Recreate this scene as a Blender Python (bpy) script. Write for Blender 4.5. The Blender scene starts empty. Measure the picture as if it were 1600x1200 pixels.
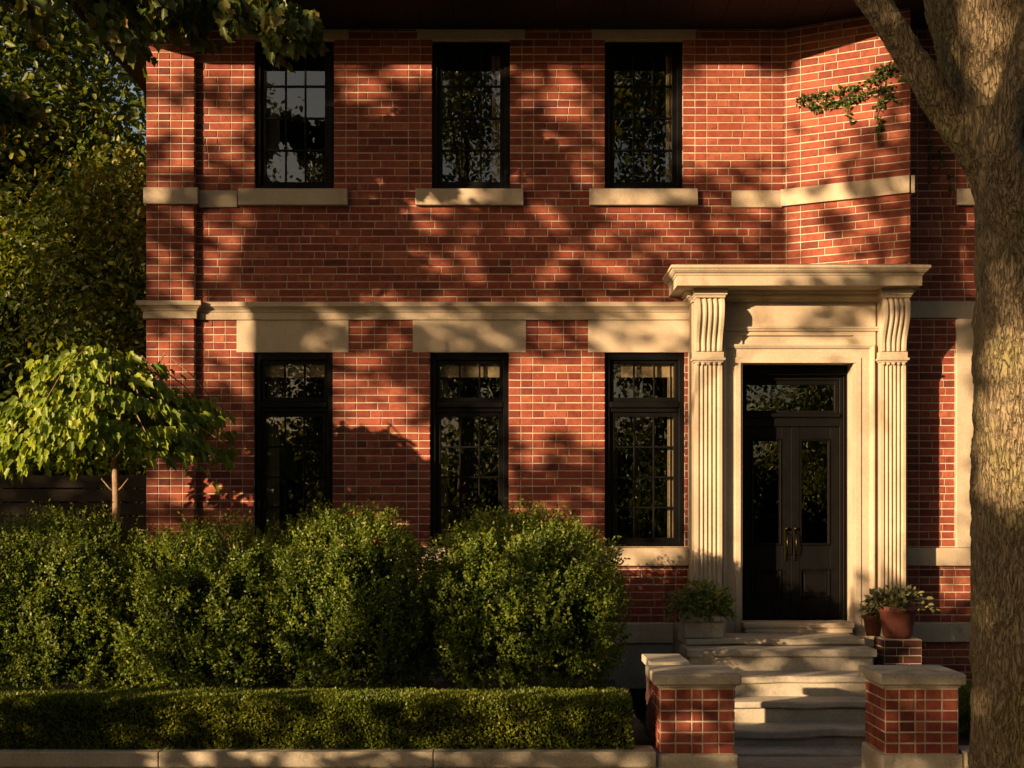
import bpy, math, random
import numpy as np
from mathutils import Vector, noise as mnoise

# ------------------------------------------------------------------ camera, sky, sun, exposure
SC = bpy.context.scene
COL = SC.collection
HZ, DIST, FPX = 2.1, 15.0, 2100.0          # eye height, distance to the facade, focal length in photo pixels
AZ, EL = math.radians(50), math.radians(12)
SUNV = Vector((-math.sin(AZ)*math.cos(EL), -math.cos(AZ)*math.cos(EL), math.sin(EL)))

cam_d = bpy.data.cameras.new('camera')
cam = bpy.data.objects.new('camera', cam_d); COL.objects.link(cam)
cam.location = (0, -DIST, HZ); cam.rotation_euler = (math.radians(90), 0, 0)
cam_d.sensor_width = 36; cam_d.lens = FPX/1600*36; cam_d.shift_y = 210/1600
cam_d.clip_start = 0.1; cam_d.clip_end = 3000
SC.camera = cam

W = bpy.data.worlds.new('World'); SC.world = W; W.use_nodes = True
nt = W.node_tree; nt.nodes.clear()
sky = nt.nodes.new('ShaderNodeTexSky'); sky.sky_type = 'NISHITA'; sky.sun_disc = False
sky.sun_elevation = EL; sky.sun_rotation = math.radians(230); sky.air_density = 1.0; sky.dust_density = 2.5; sky.ozone_density = 0.6
tint = nt.nodes.new('ShaderNodeMix'); tint.data_type = 'RGBA'; tint.blend_type = 'MULTIPLY'
tint.inputs[0].default_value = 1.0; tint.inputs[7].default_value = (1.0, 0.88, 0.76, 1)
bg = nt.nodes.new('ShaderNodeBackground'); bg.inputs['Strength'].default_value = 0.0525
ow = nt.nodes.new('ShaderNodeOutputWorld')
nt.links.new(sky.outputs[0], tint.inputs[6]); nt.links.new(tint.outputs[2], bg.inputs[0]); nt.links.new(bg.outputs[0], ow.inputs[0])

sl = bpy.data.lights.new('sun', 'SUN'); sl.energy = 5.0; sl.angle = math.radians(0.55); sl.color = (1.0, 0.685, 0.38)
so = bpy.data.objects.new('sun', sl); COL.objects.link(so); so.location = SUNV*60
so.rotation_euler = SUNV.to_track_quat('Z', 'Y').to_euler()

SC.view_settings.view_transform = 'Standard'; SC.view_settings.look = 'None'
SC.view_settings.exposure = 1.52; SC.view_settings.gamma = 1.0
SC.render.engine = 'CYCLES'
SC.cycles.max_bounces = 6; SC.cycles.transparent_max_bounces = 12
SC.cycles.diffuse_bounces = 3; SC.cycles.glossy_bounces = 3; SC.cycles.transmission_bounces = 3
SC.cycles.use_denoising = True

random.seed(7)
rng = np.random.default_rng(11)
R = random.uniform

# ------------------------------------------------------------------ materials
def mat_new(name):
    m = bpy.data.materials.new(name); m.use_nodes = True
    return m, m.node_tree, m.node_tree.nodes['Principled BSDF']

def ramp(t, stops, interp='LINEAR'):
    r = t.nodes.new('ShaderNodeValToRGB'); e = r.color_ramp.elements
    r.color_ramp.interpolation = interp
    while len(e) < len(stops): e.new(0.5)
    for k, (p, c) in enumerate(stops):
        e[k].position = p; e[k].color = (*c, 1)
    return r

def noise_node(t, scale, detail=4, rough=0.55, vec=None):
    n = t.nodes.new('ShaderNodeTexNoise'); n.inputs['Scale'].default_value = scale
    n.inputs['Detail'].default_value = detail; n.inputs['Roughness'].default_value = rough
    if vec is not None: t.links.new(vec, n.inputs['Vector'])
    return n

def objvec(t, scale=(1, 1, 1)):
    g = t.nodes.new('ShaderNodeNewGeometry')
    mp = t.nodes.new('ShaderNodeMapping'); mp.inputs['Scale'].default_value = scale
    t.links.new(g.outputs['Position'], mp.inputs['Vector'])
    return mp.outputs[0]

def bump(t, height, bsdf, strength=0.4, dist=0.01):
    b = t.nodes.new('ShaderNodeBump'); b.inputs['Strength'].default_value = strength
    b.inputs['Distance'].default_value = dist
    t.links.new(height, b.inputs['Height']); t.links.new(b.outputs[0], bsdf.inputs['Normal'])
    return b

def mixc(t, fac, a, b, mode='MIX'):
    m = t.nodes.new('ShaderNodeMix'); m.data_type = 'RGBA'; m.blend_type = mode
    for sock, v in ((m.inputs[0], fac), (m.inputs[6], a), (m.inputs[7], b)):
        if isinstance(v, (int, float)): sock.default_value = v
        elif isinstance(v, tuple): sock.default_value = (*v, 1) if len(v) == 3 else v
        else: t.links.new(v, sock)
    return m.outputs[2]

def noisy(name, c0, c1, scale=6, rough=0.8, bs=0.3, bscale=60, bd=0.004, c2=None, stretch=(1, 1, 1), stain=None):
    m, t, b = mat_new(name)
    v = objvec(t, stretch)
    n = noise_node(t, scale, 6, 0.62, v)
    st = [(0.3, c0), (0.68, c1)] if c2 is None else [(0.3, c0), (0.52, c1), (0.72, c2)]
    r = ramp(t, st); t.links.new(n.outputs[0], r.inputs[0])
    col = r.outputs[0]
    n3 = noise_node(t, bscale*0.8, 3, 0.6, v)
    r3 = ramp(t, [(0.3, (0.82, 0.82, 0.82)), (0.7, (1.1, 1.1, 1.1))]); t.links.new(n3.outputs[0], r3.inputs[0])
    col = mixc(t, 1.0, col, r3.outputs[0], 'MULTIPLY')
    if stain:
        n4 = noise_node(t, stain[1], 7, 0.7, objvec(t, (1, 1, 0.55)))
        r4 = ramp(t, [(stain[2], (0, 0, 0)), (stain[2]+0.16, (1, 1, 1))]); t.links.new(n4.outputs[0], r4.inputs[0])
        col = mixc(t, r4.outputs[0], col, mixc(t, 1.0, col, stain[0], 'MULTIPLY'))
    t.links.new(col, b.inputs['Base Color'])
    b.inputs['Roughness'].default_value = rough
    b.inputs['Specular IOR Level'].default_value = 0.3
    n2 = noise_node(t, bscale, 5, 0.6, v)
    bump(t, n2.outputs[0], b, bs, bd)
    return m

def attr(t, name='rnd'):
    a = t.nodes.new('ShaderNodeAttribute'); a.attribute_name = name
    return a.outputs['Fac']

def leaf_mat(name, stops, trans=0.35, rough=0.45, tcol=(1.25, 1.1, 0.45), spec=0.35):
    m, t, b = mat_new(name)
    r = ramp(t, stops); t.links.new(attr(t), r.inputs[0])
    n = noise_node(t, 3.0, 2, 0.5, objvec(t))
    rr = ramp(t, [(0.3, (0.75, 0.78, 0.8)), (0.7, (1.2, 1.15, 1.0))]); t.links.new(n.outputs[0], rr.inputs[0])
    c = mixc(t, 1.0, r.outputs[0], rr.outputs[0], 'MULTIPLY')
    t.links.new(c, b.inputs['Base Color']); b.inputs['Roughness'].default_value = rough
    b.inputs['Specular IOR Level'].default_value = spec
    tr = t.nodes.new('ShaderNodeBsdfTranslucent')
    t.links.new(mixc(t, 1.0, c, tcol, 'MULTIPLY'), tr.inputs[0])
    mx = t.nodes.new('ShaderNodeMixShader'); mx.inputs[0].default_value = trans
    out = t.nodes['Material Output']
    t.links.new(b.outputs[0], mx.inputs[1]); t.links.new(tr.outputs[0], mx.inputs[2]); t.links.new(mx.outputs[0], out.inputs[0])
    return m

def brick_mat(name, stops):
    m, t, b = mat_new(name)
    r = ramp(t, stops); t.links.new(attr(t), r.inputs[0])
    v = objvec(t)
    n = noise_node(t, 14, 5, 0.65, v)
    rr = ramp(t, [(0.28, (0.62, 0.58, 0.6)), (0.5, (1, 1, 1)), (0.74, (1.28, 1.22, 1.15))]); t.links.new(n.outputs[0], rr.inputs[0])
    c = mixc(t, 1.0, r.outputs[0], rr.outputs[0], 'MULTIPLY')
    n5 = noise_node(t, 1.1, 4, 0.6, v)
    r5 = ramp(t, [(0.35, (0.84, 0.8, 0.8)), (0.65, (1.1, 1.1, 1.1))]); t.links.new(n5.outputs[0], r5.inputs[0])
    c = mixc(t, 1.0, c, r5.outputs[0], 'MULTIPLY')
    t.links.new(c, b.inputs['Base Color']); b.inputs['Roughness'].default_value = 0.78
    b.inputs['Specular IOR Level'].default_value = 0.25
    n2 = noise_node(t, 75, 5, 0.65, v); bump(t, n2.outputs[0], b, 0.5, 0.004)
    return m

M = {}
M['brick'] = brick_mat('red_brick', [(0.0, (0.085, 0.022, 0.018)), (0.05, (0.13, 0.029, 0.020)), (0.2, (0.172, 0.036, 0.023)), (0.6, (0.192, 0.046, 0.028)), (0.92, (0.23, 0.061, 0.036)), (1.0, (0.28, 0.09, 0.053))])
M['brick_dark_shaded'] = brick_mat('dark_shaded_brick', [(0.0, (0.03, 0.012, 0.01)), (1.0, (0.075, 0.026, 0.02))])  # darkened so the wing wall side looks shaded; pedestal shares it
M['mortar'] = noisy('mortar', (0.30, 0.24, 0.175), (0.47, 0.385, 0.285), 5, 0.95, 0.5, 90)
M['stone'] = noisy('limestone', (0.33, 0.265, 0.195), (0.43, 0.355, 0.27), 2.2, 0.82, 0.25, 110, 0.003, stain=((0.68, 0.63, 0.57), 2.0, 0.54))
M['stone_grime'] = noisy('weathered_limestone', (0.28, 0.245, 0.189), (0.392, 0.343, 0.266), 3.5, 0.9, 0.4, 70, 0.004, stain=((0.55, 0.53, 0.50), 5.0, 0.55))
M['step'] = noisy('step_stone', (0.27, 0.24, 0.195), (0.40, 0.355, 0.29), 2.6, 0.85, 0.35, 60, 0.004, stain=((0.66, 0.64, 0.62), 2.2, 0.52))
M['concrete'] = noisy('concrete', (0.189, 0.175, 0.154), (0.28, 0.259, 0.231), 2, 0.9, 0.35, 50, 0.004)
M['foundation'] = noisy('foundation_stone', (0.182, 0.175, 0.168), (0.28, 0.266, 0.252), 4, 0.9, 0.5, 40, 0.006)
M['black'] = noisy('black_paint', (0.0022, 0.0022, 0.0025), (0.0042, 0.004, 0.004), 8, 0.42, 0.12, 60, 0.002)
M['black'].node_tree.nodes['Principled BSDF'].inputs['Specular IOR Level'].default_value = 0.12
M['dark_wood'] = noisy('dark_wood', (0.005, 0.0045, 0.004), (0.012, 0.010, 0.009), 5, 0.7, 0.3, 30, 0.004, stretch=(1, 1, 6))
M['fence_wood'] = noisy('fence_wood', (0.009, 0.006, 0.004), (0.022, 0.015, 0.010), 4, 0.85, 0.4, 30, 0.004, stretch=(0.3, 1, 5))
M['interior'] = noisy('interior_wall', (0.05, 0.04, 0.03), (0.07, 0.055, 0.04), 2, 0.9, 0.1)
M['curtain'] = noisy('curtain_cloth', (0.25, 0.195, 0.12), (0.34, 0.27, 0.18), 20, 0.95, 0.2, 200, 0.002)
M['brass'], t_, b_ = mat_new('aged_brass'); b_.inputs['Base Color'].default_value = (0.045, 0.033, 0.018, 1); b_.inputs['Metallic'].default_value = 1; b_.inputs['Roughness'].default_value = 0.3
M['soil'] = noisy('soil', (0.025, 0.018, 0.012), (0.06, 0.045, 0.03), 7, 0.95, 0.8, 40, 0.02)
M['asphalt'] = noisy('asphalt', (0.04, 0.04, 0.04), (0.065, 0.063, 0.06), 4, 0.9, 0.5, 120, 0.004)
M['lawn'] = noisy('lawn', (0.03, 0.05, 0.012), (0.06, 0.085, 0.02), 9, 0.95, 0.8, 80, 0.02)
M['slate'] = noisy('roof_slate', (0.04, 0.04, 0.045), (0.08, 0.08, 0.085), 6, 0.7, 0.4, 30)
M['terracotta'] = noisy('terracotta', (0.09, 0.028, 0.019), (0.16, 0.05, 0.033), 8, 0.75, 0.3, 60, 0.003, stain=((0.5, 0.45, 0.45), 6, 0.52))
M['core'] = noisy('shade_core', (0.006, 0.008, 0.003), (0.014, 0.017, 0.006), 12, 1.0, 0.5, 30, 0.02)  # near-black filling: the shade inside foliage put into its colour
M['twig'] = noisy('twig_bark', (0.09, 0.06, 0.04), (0.17, 0.12, 0.08), 20, 0.9, 0.5, 60, 0.005)
M['young_bark'] = noisy('young_bark', (0.14, 0.0875, 0.0525), (0.238, 0.1645, 0.105), 25, 0.85, 0.5, 60, 0.006, stretch=(1, 1, 0.5))

def bark_mat():
    m, t, b = mat_new('old_bark')
    v = objvec(t, (1, 1, 0.26))
    n0 = noise_node(t, 9, 4, 0.6, v)
    dv = t.nodes.new('ShaderNodeVectorMath'); dv.operation = 'MULTIPLY_ADD'
    t.links.new(n0.outputs['Color'], dv.inputs[0]); dv.inputs[1].default_value = (0.11, 0.11, 0.11); t.links.new(v, dv.inputs[2])
    vo = t.nodes.new('ShaderNodeTexVoronoi'); vo.feature = 'DISTANCE_TO_EDGE'; vo.inputs['Scale'].default_value = 46
    t.links.new(dv.outputs[0], vo.inputs['Vector'])
    nr = noise_node(t, 48, 4, 0.6, dv.outputs[0])
    sm_ = t.nodes.new('ShaderNodeMath'); sm_.operation = 'MULTIPLY_ADD'; sm_.inputs[1].default_value = 1.1
    sb = t.nodes.new('ShaderNodeMath'); sb.operation = 'SUBTRACT'; sb.inputs[1].default_value = 0.42
    t.links.new(nr.outputs[0], sb.inputs[0]); t.links.new(vo.outputs[0], sm_.inputs[0]); t.links.new(sb.outputs[0], sm_.inputs[2])
    rg = ramp(t, [(0.02, (0, 0, 0)), (0.12, (0.6, 0.6, 0.6)), (0.32, (1, 1, 1))]); t.links.new(sm_.outputs[0], rg.inputs[0])
    n = noise_node(t, 70, 6, 0.72, objvec(t, (1, 1, 0.5)))
    n2 = noise_node(t, 2.2, 4, 0.6, objvec(t))
    rc = ramp(t, [(0.3, (0.21, 0.158, 0.097)), (0.7, (0.35, 0.275, 0.172))]); t.links.new(n.outputs[0], rc.inputs[0])
    rm = ramp(t, [(0.48, (1, 1, 1)), (0.72, (0.74, 0.86, 0.55))]); t.links.new(n2.outputs[0], rm.inputs[0])
    c = mixc(t, 1.0, rc.outputs[0], rm.outputs[0], 'MULTIPLY')
    c = mixc(t, rg.outputs[0], mixc(t, 1.0, c, (0.58, 0.53, 0.48), 'MULTIPLY'), c)
    t.links.new(c, b.inputs['Base Color']); b.inputs['Roughness'].default_value = 0.9; b.inputs['Specular IOR Level'].default_value = 0.15
    ad = t.nodes.new('ShaderNodeMath'); ad.operation = 'MULTIPLY_ADD'; ad.inputs[1].default_value = 0.5
    t.links.new(n.outputs[0], ad.inputs[0]); t.links.new(rg.outputs[0], ad.inputs[2])
    bump(t, ad.outputs[0], b, 1.0, 0.042)
    return m
M['bark'] = bark_mat()

def glass_mat():
    m = bpy.data.materials.new('window_glass'); m.use_nodes = True; t = m.node_tree
    t.nodes.remove(t.nodes['Principled BSDF'])
    lw = t.nodes.new('ShaderNodeLayerWeight'); lw.inputs[0].default_value = 0.5
    pw = t.nodes.new('ShaderNodeMath'); pw.operation = 'POWER'; pw.inputs[1].default_value = 5.0; t.links.new(lw.outputs['Facing'], pw.inputs[0])
    f = t.nodes.new('ShaderNodeMath'); f.operation = 'MULTIPLY_ADD'; f.inputs[1].default_value = 0.89; f.inputs[2].default_value = 0.11
    t.links.new(pw.outputs[0], f.inputs[0])
    g = t.nodes.new('ShaderNodeBsdfGlossy'); g.inputs['Roughness'].default_value = 0.0; g.inputs[0].default_value = (1, 1, 1, 1)
    tr = t.nodes.new('ShaderNodeBsdfTransparent'); tr.inputs[0].default_value = (0.80, 0.80, 0.76, 1)
    n = noise_node(t, 3.5, 2, 0.5, objvec(t)); b = t.nodes.new('ShaderNodeBump')
    b.inputs['Strength'].default_value = 0.012; b.inputs['Distance'].default_value = 0.02
    t.links.new(n.outputs[0], b.inputs['Height']); t.links.new(b.outputs[0], g.inputs['Normal'])
    mx = t.nodes.new('ShaderNodeMixShader')
    t.links.new(f.outputs[0], mx.inputs[0]); t.links.new(tr.outputs[0], mx.inputs[1]); t.links.new(g.outputs[0], mx.inputs[2])
    t.links.new(mx.outputs[0], t.nodes['Material Output'].inputs[0])
    return m
M['glass'] = glass_mat()

M['lf_hedge'] = leaf_mat('hedge_leaf', [(0, (0.032, 0.064, 0.008)), (0.5, (0.085, 0.132, 0.015)), (0.85, (0.165, 0.200, 0.028)), (1, (0.25, 0.235, 0.055))], 0.42, tcol=(1.35, 1.25, 0.35), spec=0.3)
M['lf_box'] = leaf_mat('box_leaf', [(0, (0.045, 0.075, 0.010)), (0.5, (0.110, 0.150, 0.018)), (0.85, (0.18, 0.19, 0.032)), (1, (0.22, 0.15, 0.05))], 0.36, tcol=(1.35, 1.2, 0.35), spec=0.3)
M['lf_small'] = leaf_mat('lime_maple_leaf', [(0, (0.08, 0.13, 0.016)), (0.5, (0.17, 0.245, 0.026)), (1, (0.29, 0.34, 0.05))], 0.45, tcol=(1.35, 1.25, 0.35), spec=0.4)
M['lf_maple'] = leaf_mat('maple_leaf', [(0, (0.045, 0.075, 0.012)), (0.6, (0.09, 0.125, 0.02)), (0.9, (0.16, 0.16, 0.03)), (1, (0.24, 0.15, 0.05))], 0.4)
M['lf_back'] = leaf_mat('woodland_leaf', [(0, (0.030, 0.058, 0.008)), (0.6, (0.075, 0.110, 0.012)), (0.9, (0.16, 0.17, 0.022)), (1, (0.24, 0.20, 0.05))], 0.42, tcol=(1.4, 1.2, 0.3))
M['lf_vine'] = leaf_mat('vine_leaf', [(0, (0.02, 0.042, 0.007)), (1, (0.065, 0.10, 0.018))], 0.3)
M['lf_pot'] = leaf_mat('pot_leaf', [(0, (0.06, 0.10, 0.02)), (0.7, (0.14, 0.19, 0.04)), (1, (0.26, 0.28, 0.12))], 0.35)
M['lf_grey'] = leaf_mat('grey_leaf', [(0, (0.06, 0.08, 0.03)), (0.6, (0.14, 0.15, 0.065)), (1, (0.42, 0.38, 0.26))], 0.25)

# ------------------------------------------------------------------ object helpers
def tag(o, label=None, cat=None, group=None, kind=None):
    if label: o['label'] = label
    if cat: o['category'] = cat
    if group: o['group'] = group
    if kind: o['kind'] = kind
    return o

def empty(name, loc, label, cat, group=None):
    o = bpy.data.objects.new(name, None); COL.objects.link(o); o.location = loc; o.empty_display_size = 0.1
    tag(o, label, cat, group)
    bpy.context.view_layer.update()
    return o

def link(name, me, parent=None):
    o = bpy.data.objects.new(name, me); COL.objects.link(o)
    if parent is not None:
        o.parent = parent; o.matrix_parent_inverse = matinv(parent)
    return o

def matinv(p):
    from mathutils import Matrix
    return Matrix.Translation(-p.location) if p.type == 'EMPTY' else Matrix.Identity(4)

class MB:
    def __init__(s): s.v = []; s.f = []; s.m = []; s.r = []; s.sm = []
    def add(s, vs, fs, mi=0, rnd=0.5, smooth=False):
        o = len(s.v); s.v.extend(vs)
        for f in fs:
            s.f.append([i+o for i in f]); s.m.append(mi); s.r.append(rnd); s.sm.append(smooth)
    def quad(s, a, b, c, d, mi=0, rnd=0.5): s.add([a, b, c, d], [(0, 1, 2, 3)], mi, rnd)
    def box(s, x0, x1, y0, y1, z0, z1, mi=0, rnd=0.5, bev=0.0):
        if bev <= 0:
            vs = [(x0,y0,z0),(x1,y0,z0),(x1,y1,z0),(x0,y1,z0),(x0,y0,z1),(x1,y0,z1),(x1,y1,z1),(x0,y1,z1)]
            s.add(vs, [(3,2,1,0),(4,5,6,7),(0,1,5,4),(1,2,6,5),(2,3,7,6),(3,0,4,7)], mi, rnd); return
        b = bev; vs = []; idx = {}
        for i, (xa, xb) in enumerate(((x0, b), (x1, -b))):
            for j, (ya, yb) in enumerate(((y0, b), (y1, -b))):
                for k, (za, zb) in enumerate(((z0, b), (z1, -b))):
                    idx[(i,j,k,'x')] = len(vs); vs.append((xa, ya+yb, za+zb))
                    idx[(i,j,k,'y')] = len(vs); vs.append((xa+xb, ya, za+zb))
                    idx[(i,j,k,'z')] = len(vs); vs.append((xa+xb, ya+yb, za))
        g = lambda i,j,k,a: idx[(i,j,k,a)]
        fs = []
        for i in (0,1): fs.append([g(i,0,0,'x'),g(i,1,0,'x'),g(i,1,1,'x'),g(i,0,1,'x')][::(1 if i else -1)])
        for j in (0,1): fs.append([g(0,j,0,'y'),g(1,j,0,'y'),g(1,j,1,'y'),g(0,j,1,'y')][::(-1 if j else 1)])
        for k in (0,1): fs.append([g(0,0,k,'z'),g(1,0,k,'z'),g(1,1,k,'z'),g(0,1,k,'z')][::(1 if k else -1)])
        for j in (0,1):
            for k in (0,1): fs.append([g(0,j,k,'y'),g(1,j,k,'y'),g(1,j,k,'z'),g(0,j,k,'z')])
        for i in (0,1):
            for k in (0,1): fs.append([g(i,0,k,'x'),g(i,1,k,'x'),g(i,1,k,'z'),g(i,0,k,'z')])
        for i in (0,1):
            for j in (0,1): fs.append([g(i,j,0,'x'),g(i,j,1,'x'),g(i,j,1,'y'),g(i,j,0,'y')])
        for i in (0,1):
            for j in (0,1):
                for k in (0,1): fs.append([g(i,j,k,'x'),g(i,j,k,'y'),g(i,j,k,'z')])
        s.add(vs, fs, mi, rnd)
    def ring(s, x0, x1, z0, z1, wl, wr, wb, wt, y0, y1, mi=0, bev=0.0):
        s.box(x0, x0+wl, y0, y1, z0, z1, mi, bev=bev); s.box(x1-wr, x1, y0, y1, z0, z1, mi, bev=bev)
        e = 0.001
        s.box(x0+wl-e*0, x1-wr, y0+e, y1-e, z0, z0+wb, mi); s.box(x0+wl, x1-wr, y0+e, y1-e, z1-wt, z1, mi)
    def sweep(s, path, prof, fn, mi=0, cap=True, smooth=False):
        n = len(path); rows = []
        for i, p in enumerate(path):
            ds = []
            if i > 0: ds.append((p[0]-path[i-1][0], p[1]-path[i-1][1]))
            if i < n-1: ds.append((path[i+1][0]-p[0], path[i+1][1]-p[1]))
            ns = []
            for d in ds:
                l = math.hypot(*d); ns.append((d[1]/l, -d[0]/l))
            if len(ns) == 2:
                mx, my = ns[0][0]+ns[1][0], ns[0][1]+ns[1][1]; k = 2/(mx*mx+my*my)*1.0
                nn = (mx*k, my*k)
            else: nn = ns[0]
            rows.append([fn(p[0]+nn[0]*o, p[1]+nn[1]*o, h) for o, h in prof])
        vs = [q for r_ in rows for q in r_]; k = len(prof); fs = []
        for i in range(n-1):
            for j in range(k-1): fs.append((i*k+j, (i+1)*k+j, (i+1)*k+j+1, i*k+j+1))
        if cap: fs.append(tuple(range(k))[::-1]); fs.append(tuple((n-1)*k+j for j in range(k)))
        s.add(vs, fs, mi, 0.5, smooth)
    def tube(s, pts, rad, seg=8, mi=0, smooth=True, cap=True):
        pts = [Vector(p) for p in pts]; n = len(pts); vs = []
        up = Vector((0.31, 0.95, 0.05))
        for i, p in enumerate(pts):
            d = (pts[min(i+1, n-1)]-pts[max(i-1, 0)]).normalized()
            a = d.cross(up)
            if a.length < 1e-3: a = d.cross(Vector((1, 0, 0)))
            a.normalize(); b = d.cross(a).normalized()
            for k in range(seg):
                t = 2*math.pi*k/seg; vs.append(tuple(p + (a*math.cos(t)+b*math.sin(t))*rad[i]))
        fs = [(i*seg+k, i*seg+(k+1) % seg, (i+1)*seg+(k+1) % seg, (i+1)*seg+k) for i in range(n-1) for k in range(seg)]
        if cap: fs.append(tuple(range(seg))[::-1]); fs.append(tuple((n-1)*seg+k for k in range(seg)))
        s.add(vs, fs, mi, 0.5, smooth)
    def lathe(s, cx, cy, prof, seg=32, mi=0):
        vs = [(cx+r*math.cos(2*math.pi*k/seg), cy+r*math.sin(2*math.pi*k/seg), z) for r, z in prof for k in range(seg)]
        n = len(prof)
        fs = [(i*seg+k, i*seg+(k+1) % seg, (i+1)*seg+(k+1) % seg, (i+1)*seg+k) for i in range(n-1) for k in range(seg)]
        s.add(vs, fs, mi, 0.5, True)
    def build(s, name, mats, parent=None):
        me = bpy.data.meshes.new(name); me.from_pydata(s.v, [], s.f)
        if not isinstance(mats, (list, tuple)): mats = [mats]
        for m in mats: me.materials.append(m)
        me.polygons.foreach_set('material_index', s.m); me.polygons.foreach_set('use_smooth', s.sm)
        a = me.attributes.new('rnd', 'FLOAT', 'FACE'); a.data.foreach_set('value', s.r)
        me.update()
        return link(name, me, parent)

T_DIAMOND = (np.array([(0,0,0),(.45,.5,.10),(1,0,0),(.45,-.5,.10)], float), [(0,1,2,3)])
T_OVAL = (np.array([(0,0,0),(.3,.45,.08),(.7,.36,.07),(1,0,-.06),(.7,-.36,.07),(.3,-.45,.08)], float), [(0,1,2,3),(0,3,4,5)])
_ml = [(0,0),(-.02,.22),(.16,.44),(.34,.36),(.62,.46),(.70,.20),(1,0)]
_mv = [(a, b, abs(b)*.42 - a*a*.26) for a, b in _ml]
_mv += [(a, -b, abs(b)*.42 - a*a*.26) for a, b in _ml[1:6]]
T_MAPLE = (np.array(_mv, float), [(0,1,2,3,4,5,6),(0,6,11,10,9,8,7)])

def unit(a): return a/np.maximum(np.linalg.norm(a, axis=-1, keepdims=True), 1e-9)

def leaf_mesh(name, C, D, N, L, Wd, tmpl, mat, parent=None, rnd=None, core=None, tw=None):
    tv, tf = tmpl; n = len(C); K = len(tv)
    D = unit(D); N = N - (N*D).sum(1, keepdims=True)*D; N = unit(N); B = np.cross(D, N)
    L = np.broadcast_to(L, (n,)).reshape(n, 1, 1); Wd = np.broadcast_to(Wd, (n,)).reshape(n, 1, 1)
    V = C[:, None, :] + tv[None, :, 0:1]*L*D[:, None, :] + tv[None, :, 1:2]*Wd*B[:, None, :] + tv[None, :, 2:3]*L*N[:, None, :]
    V = V.reshape(-1, 3)
    fl = np.array(tf); nf, fs = fl.shape
    idx = (np.arange(n)[:, None, None]*K + fl[None]).reshape(-1)
    if rnd is None: rnd = rng.random(n)
    rr = np.repeat(rnd, nf); mi = np.zeros(n*nf, int)
    starts = np.arange(n*nf)*fs
    mats = [mat]
    for extra, mm in ((core, M['core']), (tw, M['twig'])):
        if extra is None: continue
        off = len(V); V = np.vstack([V, np.array(extra.v, float)]); k = len(mats); mats.append(mm)
        lens = np.array([len(f) for f in extra.f])
        st = len(idx) + np.concatenate([[0], np.cumsum(lens)[:-1]])
        idx = np.concatenate([idx, np.array([i for f in extra.f for i in f]) + off])
        starts = np.concatenate([starts, st]); rr = np.concatenate([rr, np.full(len(lens), .5)]); mi = np.concatenate([mi, np.full(len(lens), k)])
    me = bpy.data.meshes.new(name)
    me.vertices.add(len(V)); me.vertices.foreach_set('co', V.astype(np.float32).ravel())
    me.loops.add(len(idx)); me.loops.foreach_set('vertex_index', idx.astype(np.int32))
    me.polygons.add(len(starts)); me.polygons.foreach_set('loop_start', starts.astype(np.int32))
    for m in mats: me.materials.append(m)
    me.polygons.foreach_set('material_index', mi.astype(np.int32))
    a = me.attributes.new('rnd', 'FLOAT', 'FACE'); a.data.foreach_set('value', rr.astype(np.float32))
    me.update(calc_edges=True); me.validate()
    return link(name, me, parent)

def rdir(n): return unit(rng.normal(size=(n, 3)))

# photo pixel -> point at depth y (used to measure the house, never to place things for the lens)
def PX(px, y=0.0): return (px-800)*(DIST+y)/FPX
def PZ(py, y=0.0): return HZ + (810-py)*(DIST+y)/FPX

# ------------------------------------------------------------------ ground
def sheet(name, x0, x1, y0, y1, z, mat, nx=1, ny=1):
    b = MB(); b.quad((x0,y0,z),(x1,y0,z),(x1,y1,z),(x0,y1,z))
    return tag(b.build(name, mat), kind='structure')
sheet('ground', -900, 900, -900, 900, -0.16, M['lawn'])
sheet('road', -400, 400, -17.5, -9.2, -0.12, M['asphalt'])
b = MB()
for k in range(-14, 15): b.box(k*1.5+0.004, k*1.5+1.496, -7.0, -4.9, -0.12, 0.0, bev=0.006)
tag(b.build('sidewalk', M['concrete']), kind='structure')
b = MB(); b.box(-21, 22, -9.2, -9.02, -0.14, 0.0, bev=0.015); tag(b.build('kerb', M['concrete']), kind='structure')
b = MB(); b.box(-21, 22, -9.0, -7.02, -0.14, -0.01); tag(b.build('verge', M['lawn']), kind='structure')
b = MB()
for k, (ya, yb) in enumerate(((-4.88, -4.3), (-4.29, -3.7), (-3.69, -3.16))): b.box(1.46, 3.5, ya, yb, -0.10, 0.004+0.001*k, bev=0.006)
tag(b.build('path', M['step']), kind='structure')
def soil_sheet(name, x0, x1, y0, y1, z):
    b = MB(); n = int((x1-x0)/0.12)+1; m = int((y1-y0)/0.12)+1
    vs = [(x0+(x1-x0)*i/n, y0+(y1-y0)*j/m, z+0.03*mnoise.noise((i*0.5, j*0.5, z))) for i in range(n+1) for j in range(m+1)]
    fs = [(i*(m+1)+j, (i+1)*(m+1)+j, (i+1)*(m+1)+j+1, i*(m+1)+j+1) for i in range(n) for j in range(m)]
    b.add(vs, fs, 0, .5, True)
    return tag(b.build(name, M['soil']), kind='structure')
soil_sheet('garden_soil', -9.0, 1.13, -4.5, 0.05, 0.30)
soil_sheet('garden_soil', 3.46, 8.0, -4.5, 0.05, 0.30)
soil_sheet('garden_soil', -14.0, -4.1, 0.05, 9.0, 0.30)

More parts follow.
